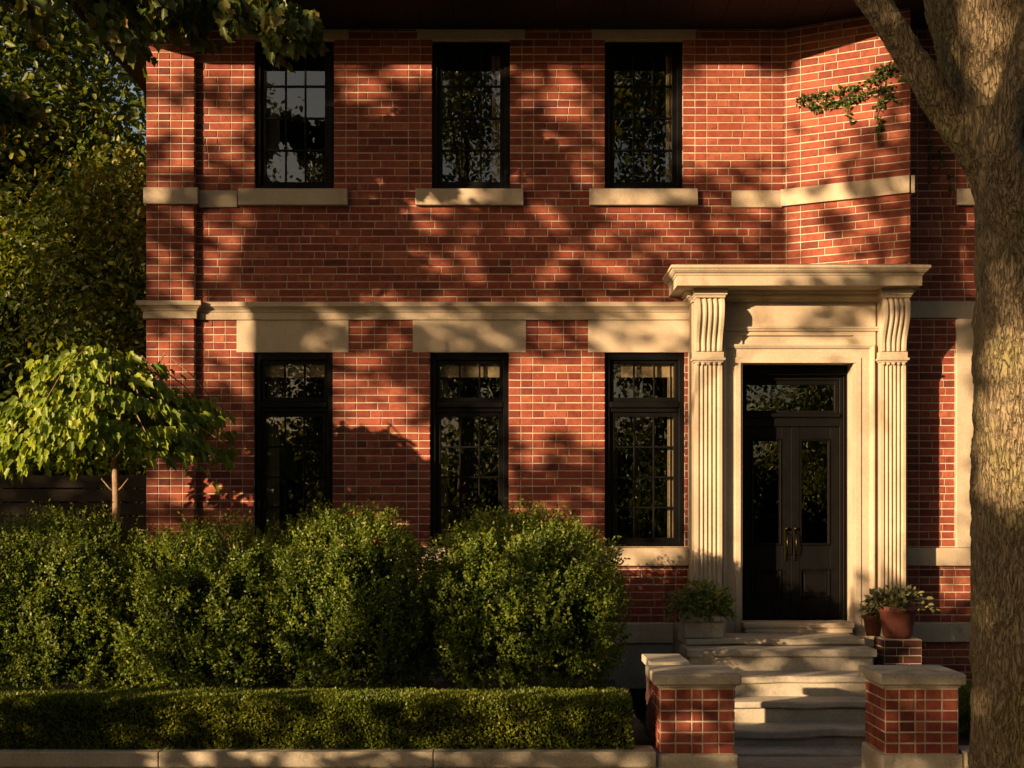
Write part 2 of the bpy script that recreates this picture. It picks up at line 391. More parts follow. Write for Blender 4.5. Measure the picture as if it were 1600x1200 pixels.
# ------------------------------------------------------------------ brick house
CH = 0.0845                                                    # course height
def brick(mb, x0, x1, z0, z1, T, depth=0.02, p=0.006, rnd=None, bev=0.005):
    if x1-x0 < 0.02: return
    j = lambda: R(-.0012, .0012)
    r = random.random() if rnd is None else rnd
    q = p + R(-.0018, .0018)
    a = [(x0+bev, -q+j(), z0+bev), (x1-bev, -q+j(), z0+bev), (x1-bev, -q+j(), z1-bev), (x0+bev, -q+j(), z1-bev)]
    c = [(x0+j(), -q+bev, z0+j()), (x1+j(), -q+bev, z0+j()), (x1+j(), -q+bev, z1+j()), (x0+j(), -q+bev, z1+j())]
    d = [(x, depth, z) for x, _, z in c]
    fs = [(0,1,2,3)] + [(4+k, 4+(k+1) % 4, (k+1) % 4, k) for k in range(4)] + [(8+k, 8+(k+1) % 4, 4+(k+1) % 4, 4+k) for k in range(4)]
    mb.add([T(*q_) for q_ in a+c+d], fs, 1, r)

def subtract(iv, a, b):
    out = []
    for x0, x1 in iv:
        if b <= x0 or a >= x1: out.append((x0, x1)); continue
        if a > x0+1e-4: out.append((x0, a))
        if b < x1-1e-4: out.append((b, x1))
    return out

def lay(mb, x0, x1, z, k, T, jb=0.0112, jv=0.008, edges=True, zt=None, hd=0.132):
    """one course of bricks from x0 to x1: headers stacked at both ends, mixed stretchers between"""
    z0, z1 = z+jb/2, (zt if zt else z+CH)-jb/2
    w = x1-x0
    if w < 0.75:
        n = max(1, round(w/hd)); cuts = [x0+w*i/n for i in range(n+1)]
    else:
        m = 2
        h = hd
        cuts = [x0+i*h for i in range(m+1)]
        xs, xe = x0+m*h, x1-m*h
        st = 0.262; q = xs + (0 if k % 2 == 0 else st/2) + R(-.03, .03)
        if k % 2 == 0: q += st
        while q < xe-0.09:
            cuts.append(q)
            u = random.random()
            q += st*(0.5 if u < .30 else 1.0) + R(-.008, .008)
        cuts += [x1-i*h for i in range(m, -1, -1)]
    for i, (a, c) in enumerate(zip(cuts[:-1], cuts[1:])):
        dp = 0.13 if (i == 0 or i == len(cuts)-2) else 0.02
        la = 0.0 if i == 0 else jv/2*R(.6, 1.3); lb = 0.0 if i == len(cuts)-2 else jv/2*R(.6, 1.3)
        brick(mb, a+la, c-lb, z0+R(-.001, .001), z1+R(-.001, .001), T, dp)

def backing(mb, x0, x1, z0, z1, holes, T, reveal=0.14):
    xs = sorted({x0, x1, *[h for o in holes for h in (o[0], o[1]) if x0 < h < x1]})
    zs = sorted({z0, z1, *[h for o in holes for h in (o[2], o[3]) if z0 < h < z1]})
    for a, c in zip(xs[:-1], xs[1:]):
        for e, g in zip(zs[:-1], zs[1:]):
            mx, mz = (a+c)/2, (e+g)/2
            if any(o[0] < mx < o[1] and o[2] < mz < o[3] for o in holes): continue
            mb.quad(T(a,0,e), T(c,0,e), T(c,0,g), T(a,0,g), 0)
    for o in holes:
        if o[0] < x0-.01 or o[1] > x1+.01: continue
        for a, c in (((o[0], o[2]), (o[0], o[3])), ((o[1], o[2]), (o[1], o[3])), ((o[0], o[2]), (o[1], o[2])), ((o[0], o[3]), (o[1], o[3]))):
            mb.quad(T(a[0],0,a[1]), T(c[0],0,c[1]), T(c[0],reveal,c[1]), T(a[0],reveal,a[1]), 0)

HX0, HX1, ZB, ZT = -4.06, 7.2, 0.94, 7.56
ident = lambda x, y, z: (x, y, z)
UP = [(398, 522), (675, 797), (945, 1067), (1530, 1652)]
GR = [(397, 520), (672, 795), (945, 1070), (1528, 1652)]
ZU0, ZU1, ZG0, ZG1 = PZ(295), PZ(64), PZ(854), PZ(551)
holes = [(PX(a), PX(c), ZU0, ZU1) for a, c in UP] + [(PX(a), PX(c), ZG0, ZG1) for a, c in GR]
BAYX0, BAYX1, BAYY = 3.03, 4.26, -0.62
door_hole = (2.50, 3.78, 0.9, 3.84)

house = empty('brick_house', (1.5, 0.0, 0.3), 'two storey red brick house with pale stone trim and black windows', 'house')
wb = MB()
backing(wb, HX0, HX1, 0.2, ZT, holes+[door_hole], ident)
blocks = holes + [(1.96, 4.28, 0, 4.78), (BAYX0, BAYX1, 4.70, 9)]
stone_iv = [(PX(a), PX(c), PZ(551), PZ(500)) for a, c in ((370, 545), (645, 822), (919, 1080))] + [(5.0, 6.4, PZ(551), PZ(497))]
ncourse = int((ZT-ZB)/CH)
for k in range(ncourse+1):
    z = ZB + k*CH; zt = min(z+CH, ZT)
    iv = [(HX0, HX1)]
    for o in blocks+stone_iv:
        if o[2] < z+CH*0.5 < o[3]: iv = subtract(iv, o[0], o[1])
    for a, c in iv: lay(wb, a, c, z, k, ident, zt=zt)
# lower right wall below the water table
for k in range(8):
    z = PZ(1003) - (k+1)*CH
    lay(wb, 4.28, HX1, z, k, ident)
wb.build('wall', [M['mortar'], M['brick']], house)

# side and rear walls, plain brick
def brick_tex_mat():
    m, t, b = mat_new('plain_brick')
    br = t.nodes.new('ShaderNodeTexBrick'); br.inputs['Scale'].default_value = 1.0
    br.inputs['Brick Width'].default_value = 0.27; br.inputs['Row Height'].default_value = CH; br.inputs['Mortar Size'].default_value = 0.006
    br.inputs['Color1'].default_value = (0.27, 0.07, 0.042, 1); br.inputs['Color2'].default_value = (0.2, 0.05, 0.034, 1); br.inputs['Mortar'].default_value = (0.42, 0.36, 0.28, 1)
    g = t.nodes.new('ShaderNodeNewGeometry'); sp = t.nodes.new('ShaderNodeSeparateXYZ'); cb = t.nodes.new('ShaderNodeCombineXYZ')
    t.links.new(g.outputs[0], sp.inputs[0]); ad = t.nodes.new('ShaderNodeMath'); t.links.new(sp.outputs[0], ad.inputs[0]); t.links.new(sp.outputs[1], ad.inputs[1])
    t.links.new(ad.outputs[0], cb.inputs[0]); t.links.new(sp.outputs[2], cb.inputs[1]); t.links.new(cb.outputs[0], br.inputs['Vector'])
    t.links.new(br.outputs[0], b.inputs['Base Color']); b.inputs['Roughness'].default_value = 0.85
    return m
M['plain_brick'] = brick_tex_mat()
b = MB()
b.quad((HX0, 0.002, 0.2), (HX0, 10, 0.2), (HX0, 10, ZT), (HX0, 0.002, ZT)); b.quad((HX1, 0, 0.2), (HX1, 10, 0.2), (HX1, 10, ZT), (HX1, 0, ZT))
b.quad((HX0, 10, 0.2), (HX1, 10, 0.2), (HX1, 10, ZT), (HX0, 10, ZT))
b.build('side_wall', M['plain_brick'], house)
# rooms behind the glass
b = MB()
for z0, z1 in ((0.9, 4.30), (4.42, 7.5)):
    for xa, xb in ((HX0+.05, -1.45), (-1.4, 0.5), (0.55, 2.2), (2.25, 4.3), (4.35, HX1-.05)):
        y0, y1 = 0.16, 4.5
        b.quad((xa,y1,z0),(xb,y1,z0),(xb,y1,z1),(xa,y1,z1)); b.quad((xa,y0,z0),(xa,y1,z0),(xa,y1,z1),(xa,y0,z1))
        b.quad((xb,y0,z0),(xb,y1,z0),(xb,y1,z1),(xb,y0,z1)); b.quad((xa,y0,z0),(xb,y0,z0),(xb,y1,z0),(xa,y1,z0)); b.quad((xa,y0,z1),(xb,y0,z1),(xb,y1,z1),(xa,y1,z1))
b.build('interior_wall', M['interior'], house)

# corner pier
b = MB(); PY = -0.075; px0, px1 = HX0, PX(306)
Tp = lambda x, y, z: (x, y+PY, z)
b.box(px0, px1, PY, -0.001, 0.2, ZT, 0)
for k in range(ncourse+1):
    z = ZB + k*CH; zt = min(z+CH, ZT)
    for i in range(4):
        w = (px1-px0)/4
        brick(b, px0+w*i+(0.004 if i else 0), px0+w*(i+1)-(0.004 if i < 3 else 0), z+.0055, zt-.0055, Tp, 0.05)
b.build('corner_pier', [M['mortar'], M['brick']], house)

# canted bay over the porch
ang = math.atan2(BAYY, BAYX1-BAYX0); BL = math.hypot(BAYY, BAYX1-BAYX0); ca, sa = math.cos(ang), math.sin(ang)
Tb = lambda x, y, z: (BAYX0 + x*ca - y*sa, x*sa + y*ca, z)
b = MB(); zb0 = 4.74
b.quad(Tb(0,0,zb0), Tb(BL,0,zb0), Tb(BL,0,ZT), Tb(0,0,ZT), 0)
Tr = lambda x, y, z: (BAYX1 - y, BAYY + x, z)                 # return face, looking towards +x
b.quad(Tr(0,0,zb0), Tr(-BAYY,0,zb0), Tr(-BAYY,0,ZT), Tr(0,0,ZT), 0)
k0 = int((4.74-ZB)/CH)
for k in range(k0, ncourse+1):
    z = ZB + k*CH; zt = min(z+CH, ZT)
    n0 = 0.19 if k % 2 else 0.19
    x = 0.0; cuts = [0.0, 0.03, 0.19] ; q = 0.19 + (0.2 if k % 2 else 0.27)
    while q < BL-0.12: cuts.append(q); q += random.choice((0.15, 0.2, 0.27, 0.27, 0.4))+R(-.01, .01)
    cuts.append(BL)
    for i, (a, c) in enumerate(zip(cuts[:-1], cuts[1:])):
        brick(b, a+(.004 if i else 0), c-(.004 if i < len(cuts)-2 else 0), z+.0055, zt-.0055, Tb, 0.05)
    for i in range(3):
        w = -BAYY/3; brick(b, w*i+.004, w*(i+1)-.004, z+.0055, zt-.0055, Tr, 0.03)
b.build('bay_wall', [M['mortar'], M['brick']], house)

# stone bands at the upper sills, on the pier, wall and bay
zs0, zs1 = PZ(323), PZ(297)
b = MB(); b.box(PX(225.5, PY), PX(310.5, PY), PY-0.045, PY-0.0005, zs0+.005, zs1+.003, bev=.006)
b.build('band_course', M['stone'], house); b = MB()
b.box(PX(312), PX(372)-.002, -0.032, 0.01, zs0-.012, zs1-.012, bev=.005)
b.build('band_course', M['stone'], house); b = MB()
b.box(PX(1143), BAYX0-.02, -0.032, 0.01, zs0-.014, zs1-.012, bev=.005)
b.build('band_course', M['stone'], house); b = MB()
b.sweep([(-0.02, 0.0), (BL, 0.0)], [(0.0005, zs0), (0.045, zs0), (0.045, zs1), (0.0005, zs1)], lambda x, y, h: Tb(x, y, h))
b.sweep([(BAYX1+.0005, BAYY-.03), (BAYX1+.0005, 0)], [(0.0, zs0), (0.04, zs0), (0.04, zs1), (0.0, zs1)], lambda x, y, h: (x, y, h))
b.build('band_course', M['stone'], house)

# moulded belt course between the storeys
prof = [(0.0, PZ(500)), (0.03, PZ(500)), (0.03, PZ(489)), (0.042, PZ(488)), (0.046, PZ(486)), (0.075, PZ(482)), (0.092, PZ(480.5)), (0.095, PZ(474.5)), (0.088, PZ(473.5)), (0.0, PZ(471.5))]
b = MB()
b.sweep([(px1+.045, 0.0), (1.975, 0.0)], prof, lambda x, y, h: (x, y, h))
b.sweep([(px0-.0, 0.3), (px0, PY), (px1, PY), (px1, -0.001)], prof, lambda x, y, h: (x, y, h+.004))
b.build('belt_course', M['stone'], house)
b = MB(); b.sweep([(4.275, 0.0), (HX1, 0.0)], [(0.0, PZ(497)), (0.035, PZ(497)), (0.035, PZ(472)), (0.0, PZ(470))], lambda x, y, h: (x, y, h)); b.build('belt_course', M['stone'], house)

# plinth stones: sill band, water table, foundation
b = MB()
b.box(HX0+.01, 1.975, -0.045, 0.0, PZ(884), PZ(856), bev=.006); b.box(4.29, HX1, -0.045, 0.0, PZ(884), PZ(856), bev=.006)
b.build('sill_band', M['stone'], house)
b = MB()
b.box(HX0-.02, 1.80, -0.05, 0.0, PZ(1005), PZ(973), bev=.008); b.box(4.29, HX1, -0.05, 0.0, PZ(1003), PZ(973), bev=.008)
b.build('water_table', M['stone_grime'], house)
b = MB(); b.box(HX0-.03, 1.80, -0.03, 0.0, 0.2, PZ(1005)-.002, bev=.008); b.build('foundation', M['foundation'], house)

# ------------------------------------------------------------------ windows (each a part of the house)
def curtain_bm(mb, x0, x1, z0, z1, y):
    n = 26; vs = []
    for i in range(n+1):
        x = x0+(x1-x0)*i/n; yy = y+0.022*math.sin(i*1.9)+0.008*math.sin(i*0.7)
        vs += [(x, yy, z0), (x, yy, z1)]
    mb.add(vs, [(2*i, 2*i+2, 2*i+3, 2*i+1) for i in range(n)], 0, .5, True)

def window(x0, x1, z0, z1, lower, sill, lintel, curt, blind):
    b = MB()
    fw = 0.062
    b.ring(x0, x1, z0, z1, fw, fw, 0.04, 0.075, 0.035, 0.13, bev=.006)
    b.ring(x0+fw-.02, x1-fw+.02, z0+.035, z1-.06, .024, .024, .012, .02, 0.052, 0.135)
    gx0, gx1 = x0+fw+.008, x1-fw-.008
    fr = b.build('window', M['black'], house)
    secs = []
    if lower:
        tz0, tz1 = z1-0.66, z1-0.54
        b = MB()
        b.box(x0+fw, x1-fw, 0.02, 0.13, tz1-.075, tz1, bev=.012); b.box(x0+fw+.01, x1-fw-.01, 0.045, 0.125, tz0, tz1-.076, bev=.006)
        b.build('transom_bar', M['black'], fr)
        secs = [(tz1, z1-.075, 1, .042), (z0+.04, tz0, 4, .055)]
    else: secs = [(z0+.04, z1-.075, 4, .05)]
    sb = MB(); gb = MB(); mu = MB()
    for za, zb, rows, sw in secs:
        sb.ring(gx0-.007, gx1+.007, za+.001, zb-.001, sw, sw, sw*1.05, sw*0.9, 0.07, 0.12, bev=.005)
        ax, cx_, az_, cz = gx0+sw-.007, gx1-sw+.007, za+sw*1.05, zb-sw*0.9
        gb.quad((ax-.01,.097,az_-.01),(cx_+.01,.097,az_-.01),(cx_+.01,.097,cz+.01),(ax-.01,.097,cz+.01))
        for i in (1, 2):
            x = ax+(cx_-ax)*i/3; mu.box(x-.010, x+.010, .078, .112, az_+.0005, cz-.0005, bev=.004)
        for i in range(1, rows):
            z = az_+(cz-az_)*i/rows
            for j in range(3):
                xa = ax+(cx_-ax)*j/3+(.0101 if j else .0005); xb = ax+(cx_-ax)*(j+1)/3-(.0101 if j < 2 else .0005)
                mu.box(xa, xb, .080, .110, z-.010, z+.010)
    sb.build('sash', M['black'], fr); mu.build('glazing_bars', M['black'], fr); gb.build('pane', M['glass'], fr)
    if sill:
        b = MB(); b.box(sill[0], sill[1], -0.065, 0.034, sill[2], sill[3], bev=.007); b.build('sill', M['stone'], fr)
    if lintel:
        b = MB(); b.box(lintel[0], lintel[1], -0.012, 0.06, lintel[2], lintel[3], bev=.004); b.build('lintel', M['stone'], fr)
    if curt:
        b = MB()
        for c0, c1, cy in curt: curtain_bm(b, x0+(x1-x0)*c0, x0+(x1-x0)*c1, z0+.05, z1-.08, cy)
        b.build('curtain', M['curtain'], fr)
    if blind:
        b = MB(); b.box(gx0+.02, gx1-.02, 0.15, 0.155, z1-.1-blind, z1-.08); b.build('blind', M['curtain'], fr)
    return fr

ust = [(372, 543), (649, 818), (921, 1091), (1496, 1690)]
ult = [(369, 545), (652, 820), (925, 1087), (1505, 1680)]
ucur = [[(0.10, 0.27, .26)], [(0.76, 0.93, .17)], [(0.80, 0.95, .17)], None]
for (a, c), (s0, s1), (l0, l1), cu in zip(UP, ust, ult, ucur):
    window(PX(a), PX(c), ZU0, ZU1, False, (PX(s0, -.065), PX(s1, -.065), zs0+.006, zs1+.004), (PX(l0), PX(l1), PZ(62), PZ(46)), cu, 0)
glt = [(370, 545), (645, 822), (919, 1080), (1490, 1690)]
gcur = [[(0.12, 0.28, .24)], [(0.10, 0.22, .24)], [(0.10, 0.18, .24), (0.46, 0.56, 1.1), (0.80, 0.92, .16)], None]
for i, ((a, c), (l0, l1), cu) in enumerate(zip(GR, glt, gcur)):
    window(PX(a), PX(c), ZG0, ZG1, True, (PX(a), PX(c), ZG0-.03, ZG0) if False else None, (PX(l0), PX(l1) if i != 2 else 1.975, ZG1+.002, PZ(500)-.001) if i < 3 else (4.95, 6.4, ZG1+.002, PZ(497)-.001), cu, 0.16 if i < 3 else 0)
# stone surround of the right-hand ground window
b = MB(); b.box(PX(1492), PX(1527), -0.05, 0.03, PZ(856)+.002, PZ(551)-.001, bev=.006)
b.box(PX(1654), PX(1690), -0.05, 0.03, PZ(856)+.002, PZ(551)-.001, bev=.006); b.build('window_surround', M['stone'], house)

# ------------------------------------------------------------------ eave and roof
b = MB(); OV, OS = 1.10, 0.60
ex0, ex1, ey0, ey1 = HX0-OS, HX1+OS, -OV, 10+OS
zr = ZT+0.32; rh = 3.4; rx0, rx1, ry = 0.5, 2.7, 4.7
b.add([(ex0-.05, ey0-.05, zr), (ex1+.05, ey0-.05, zr), (ex1+.05, ey1+.05, zr), (ex0-.05, ey1+.05, zr), (rx0, ry, zr+rh), (rx1, ry, zr+rh)],
      [(0,1,5,4), (1,2,5), (2,3,4,5), (3,0,4)])
roof = b.build('roof', M['slate'], house)
b = MB(); n = 34
for i in range(n):
    xa = ex0+(ex1-ex0)*i/n; xb = ex0+(ex1-ex0)*(i+1)/n-.006
    b.box(xa, xb, ey0, ey1, ZT+.001, ZT+.02)
b.box(ex0, ex1, ey0, ey1, ZT+.021, ZT+.03)
b.build('soffit', M['dark_wood'], roof)
b = MB(); b.box(ex0-.03, ex1+.03, ey0-.03, ey0-.001, ZT-.03, zr, bev=.006); b.box(ex0-.03, ex0-.001, ey0, ey1, ZT-.03, zr); b.box(ex1+.001, ex1+.03, ey0, ey1, ZT-.03, zr)
b.build('fascia', M['dark_wood'], roof)

# ------------------------------------------------------------------ stone portico with double door
FY = -0.30                                                    # face of the door surround
PF = -0.42                                                    # face of the pilasters
XL0, XL1, XR0, XR1 = PX(1086, PF), PX(1129, PF), PX(1376, PF), PX(1416, PF)
ox0, ox1, oz1 = PX(1157, FY), PX(1337, FY), PZ(567, FY)
zth = 0.965
b = MB()
zct = PZ(462, FY)+.1
b.box(XL0-.012, XL0+.30, FY+.03, 0.14, 0.70, zct, bev=.004)   # left flank
b.box(XR1-.30, XR1+.012, FY+.03, 0.14, 0.70, zct, bev=.004)
b.box(XL0+.301, ox0+.02, FY+.004, 0.13, 0.70, oz1+.3); b.box(ox1-.02, XR1-.301, FY+.004, 0.13, 0.70, oz1+.3)
b.box(XL0+.301, XR1-.301, FY+.004, 0.14, oz1+.301, zct)
b.box(ox0+.021, ox1-.021, FY+.03, 0.13, oz1+.01, oz1+.30)
portico = b.build('portico', M['stone'], house)
# architrave round the opening
b = MB()
aprof = [(0.0, 0.13), (0.0, 0.0), (0.055, 0.0), (0.060, 0.012), (0.150, 0.012), (0.158, -0.006), (0.172, -0.014), (0.185, -0.022), (0.20, -0.022), (0.20, 0.10)]
b.sweep([(ox0, 0.78), (ox0, oz1), (ox1, oz1), (ox1, 0.78)], [(-o, y) for o, y in aprof], lambda x, z, y: (x, FY-.012+y, z))
b.build('door_surround', M['stone'], portico)
# frieze panel mouldings
b = MB()
zf0, zf1 = PZ(515, FY), PZ(455, FY)
b.sweep([(XL1-.01, FY), (XR0+.01, FY)], [(0, zf0-.02), (.018, zf0-.015), (.022, zf0), (.034, zf0+.012), (.034, zf0+.026), (0, zf0+.035)], lambda x, y, h: (x, y, h))
b.sweep([(XL1-.01, FY), (XR0+.01, FY)], [(0, zf1-.05), (.016, zf1-.045), (.02, zf1-.03), (.05, zf1-.012), (.055, zf1), (.055, zf1+.03), (0, zf1+.03)], lambda x, y, h: (x, y, h))
b.build('frieze_moulding', M['stone'], portico)
# cornice
b = MB(); cz0 = PZ(446, -.74)
cx0, cx1, cyf = PX(1058, -.74), PX(1441, -.74), -0.74
cprof = [(0.0, cz0), (0.0, cz0+.105), (0.010, cz0+.110), (0.012, cz0+.125), (0.03, cz0+.135), (0.05, cz0+.155), (0.058, cz0+.172), (0.072, cz0+.176), (0.072, cz0+.205), (0.066, cz0+.209), (-.3, cz0+.235)]
b.sweep([(cx0, 0.0), (cx0, cyf), (cx1, cyf), (cx1, 0.0)], cprof, lambda x, y, h: (x, y, h), cap=False)
b.quad((cx0, 0, cz0+.001), (cx1, 0, cz0+.001), (cx1, cyf, cz0+.001), (cx0, cyf, cz0+.001))
b.quad((cx0, 0, cz0+.233), (cx1, 0, cz0+.233), (cx1, cyf+.02, cz0+.233), (cx0, cyf+.02, cz0+.233))
bp = [(0.0, cz0-.11), (0.012, cz0-.11), (0.018, cz0-.09), (0.045, cz0-.065), (0.06, cz0-.06), (0.065, cz0-.03), (0.095, cz0-.012), (0.10, cz0-.001), (0, cz0-.001)]
b.sweep([(XL0-.01, 0.0), (XL0-.01, FY-.03), (XR1+.01, FY-.03), (XR1+.01, 0.0)], bp, lambda x, y, h: (x, y, h), cap=False)
b.build('cornice', M['stone'], portico)
# pilasters with consoles
def fluted(mb, x0, x1, fy, z0, z1, zn, nf=5, prot=None, deep=0.016, side=0.15):
    n = nf*8+4; zn = max(zn, 1); g = []
    for j in range(zn+1):
        tz = j/zn; z = z0+(z1-z0)*tz
        p, wd = prot(tz) if prot else (0, 1)
        row = []
        for i in range(n+1):
            u = i/n; m = 0.10
            x = (x0+x1)/2+(u-.5)*(x1-x0)*wd; y = fy-p
            if m < u < 1-m:
                q = ((u-m)/(1-2*m)*nf) % 1.0
                if 0.18 < q < 0.82: y += deep*math.sqrt(max(0, 1-((q-.5)/.32)**2))
            row.append((x, y, z))
        g.append([(row[0][0], fy+side, z)] + row + [(row[-1][0], fy+side, z)])
    k = n+3
    mb.add([q for r_ in g for q in r_], [(j*k+i, j*k+i+1, (j+1)*k+i+1, (j+1)*k+i) for j in range(zn) for i in range(k-1)])
    mb.add([q for q in g[0]], [tuple(range(k))]); mb.add([q for q in g[-1]], [tuple(range(k))])
for xa, xb in ((XL0, XL1), (XR0, XR1)):
    zc1, zc0 = PZ(465, -.55), PZ(549, PF); zsh = PZ(566, PF)
    b = MB()
    fluted(b, xa+.004, xb-.004, PF, 1.20, zsh, 1)
    b.box(xa-.02, xb+.02, PF-.035, FY+.05, 0.86, 1.13, bev=.008)
    b.sweep([(xa, FY+.05), (xa, PF), (xb, PF), (xb, FY+.05)], [(0, 1.131), (.018, 1.131), (.018, 1.155), (.010, 1.165), (.004, 1.19), (0, 1.20)], lambda x, y, h: (x, y, h))
    b.sweep([(xa, FY+.05), (xa, PF), (xb, PF), (xb, FY+.05)], [(0, zsh), (.004, zsh+.001), (.012, zsh+.018), (.026, zsh+.022), (.03, zsh+.045), (.012, zsh+.05), (.012, zc0-.004), (0, zc0-.002)], lambda x, y, h: (x, y, h))
    for i in range(5):
        xx = xa+(xb-xa)*(i+.5)/5; b.box(xx-.016, xx+.016, PF-.02, PF+.002, zsh-.03, zsh-.001, bev=.006)
    pil = b.build('pilaster', M['stone'], portico)
    b = MB()
    def prot(t):
        # scroll: small at the foot, waist, then a full belly at the top
        p = 0.03 + 0.14*(0.5-0.5*math.cos(math.pi*min(1, max(0, (t-.12)/.62)))) - 0.06*max(0, (t-.82)/.18)**2
        w = 0.93 + 0.07*t + 0.012*math.sin(t*math.pi*2)
        return p, w
    fluted(b, xa, xb, PF, zc0, zc1, 40, 4, prot, deep=0.02, side=0.16)
    b.sweep([(xa, FY+.02), (xa, PF-.13), (xb, PF-.13), (xb, FY+.02)], [(-.01, zc1+.0005), (.006, zc1+.001), (.012, zc1+.02), (.028, zc1+.035), (.034, cz0-.002), (-.1, cz0-.002)], lambda x, y, h: (x, y, h))
    b.build('console', M['stone'], portico)

# the double door
dy = 0.10
dx0, dx1 = ox0+.045, ox1-.03
b = MB()
b.ring(ox0+.0, ox1-.0, zth, oz1, .045, .03, .001, .10, -0.02, 0.16, bev=.006)
b.box(ox1-.055, ox1-.0305, 0.03, 0.15, zth, oz1-.1, bev=.006); b.box(ox0+.0455, ox0+.065, 0.03, 0.15, zth, oz1-.1, bev=.006)
b.ring(ox0+.065, ox1-.055, zth, oz1-.1, .02, .035, .001, .05, 0.06, 0.155, bev=.006)
door = b.build('door', M['black'], house)
ix0, ix1 = ox0+.085, ox1-.09
ztr0, ztr1 = PZ(667, dy), PZ(646, dy)
b = MB(); b.box(ix0, ix1+.01, dy-.075, dy+.06, ztr1-.05, ztr1, bev=.01); b.box(ix0, ix1+.005, dy-.045, dy+.06, ztr0, ztr1-.051, bev=.008); b.build('transom_bar', M['black'], door)
b = MB(); b.ring(ix0, ix1, ztr1, oz1-.15, .05, .05, .03, .05, dy-.02, dy+.03, bev=.005); b.build('fanlight_frame', M['black'], door)
b = MB(); b.quad((ix0+.04, dy+.01, ztr1+.02), (ix1-.04, dy+.01, ztr1+.02), (ix1-.04, dy+.01, oz1-.19), (ix0+.04, dy+.01, oz1-.19)); b.build('pane', M['glass'], door)
mid = (ix0+ix1)/2
for s_, (xa, xb) in enumerate(((ix0, mid-.002), (mid+.002, ix1))):
    b = MB()
    st = .10; z0, z1 = zth+.01, ztr0-.004
    ga, gb_ = PZ(852, dy), PZ(686, dy); la, lb = PZ(933, dy), PZ(889, dy)
    b.box(xa, xa+st, dy-.022, dy+.022, z0, z1, bev=.004); b.box(xb-st, xb, dy-.022, dy+.022, z0, z1, bev=.004)
    for za, zb in ((z0, la), (lb, ga), (gb_, z1)): b.box(xa+st, xb-st, dy-.021, dy+.021, za, zb)
    for za, zb in ((la, lb), (ga, gb_)):
        b.sweep([(xa+st, za), (xb-st, za), (xb-st, zb), (xa+st, zb), (xa+st, za)], [(0, -.03), (0, -.018), (-.008, -.032), (-.018, -.03), (-.026, -.012), (-.026, 0.0)], lambda x, z, h: (x, dy+h, z), cap=False)
    b.box(xa+st+.001, xb-st-.001, dy-.008, dy+.012, la+.001, lb-.001); b.box(xa+st+.045, xb-st-.045, dy-.02, dy-.008, la+.045, lb-.045, bev=.01)
    b.build('door_leaf', M['black'], door)
    b = MB(); b.quad((xa+st, dy, ga), (xb-st, dy, ga), (xb-st, dy, gb_), (xa+st, dy, gb_)); b.build('pane', M['glass'], door)
    b = MB(); hx = mid-.05 if s_ == 0 else mid+.05
    zh0, zh1 = PZ(876, dy), PZ(824, dy)
    b.box(hx-.018, hx+.018, dy-.03, dy-.0225, zh0, zh1, bev=.004)
    b.tube([(hx, dy-.03, zh1-.06), (hx, dy-.075, zh1-.075), (hx, dy-.085, (zh0+zh1)/2), (hx, dy-.075, zh0+.08), (hx, dy-.03, zh0+.06)], [.004, .005, .0055, .005, .004], 10)
    b.lathe(hx, dy-.05, [(0.0, zh1-.03), (.016, zh1-.025), (.02, zh1-.012), (.014, zh1), (0, zh1+.004)], 12)
    b.build('handle', M['brass'], door)

# ------------------------------------------------------------------ entrance steps
steps = empty('stone_steps', (2.7, -1.6, 0.0), 'flight of worn grey stone steps up to the double door', 'steps')
def slab(name, x0, x1, yf, yb, z, th, riser_to, nose=0.035, mat=M['step'], wob=0.006, rx0=None, rx1=None):
    b = MB(); n = 22; vs = []; ring = 8
    pr = [(nose*0, z), (.0, z), (-.008, z-.006), (-.012, z-.016), (-.012, z-th+.014), (-.006, z-th+.003), (.004, z-th), (0.06, z-th)]
    for i in range(n+1):
        x = x0+(x1-x0)*i/n
        w = wob*mnoise.noise((x*2.3, z*9, 1.7)); w2 = wob*mnoise.noise((x*3.1, z*7, 5.2))
        vs.append((x, yb, z))
        for y, zz in pr[1:]: vs.append((x, yf+.012+y+w2, zz+w))
        vs.append((x, yb, z-th))
    k = 9
    fs = [(i*k+j, (i+1)*k+j, (i+1)*k+j+1, i*k+j+1) for i in range(n) for j in range(k-1)]
    fs += [tuple(range(k)), tuple(n*k+j for j in range(k))[::-1]]
    b.add(vs, fs)
    a, c = (x0+.03 if rx0 is None else rx0), (x1-.03 if rx1 is None else rx1)
    b.box(a, c, yf+nose, yb, riser_to, z-th-.0005, bev=.004)
    return b.build(name, mat, steps)
slab('step', 2.515, 3.705, -0.46, 0.10, zth, .055, .86, mat=M['stone'], nose=.012, rx0=2.53, rx1=3.69)
slab('landing', 1.80, 3.64, -1.12, -0.44, 0.858, .062, .79, wob=.014)
slab('step', 1.76, 3.665, -1.50, -0.9, 0.783, .078, .50, wob=.010)
slab('step', 1.55, 3.62, -2.00, -1.38, 0.568, .065, .32, wob=.016)
slab('step', 1.52, 3.60, -2.42, -1.9, 0.376, .060, .12, wob=.020)
slab('step', 1.50, 3.58, -2.82, -2.3, 0.187, .075, .0, wob=.022)
slab('step', 1.48, 3.56, -3.18, -2.7, 0.030, .05, -.1, wob=.014)

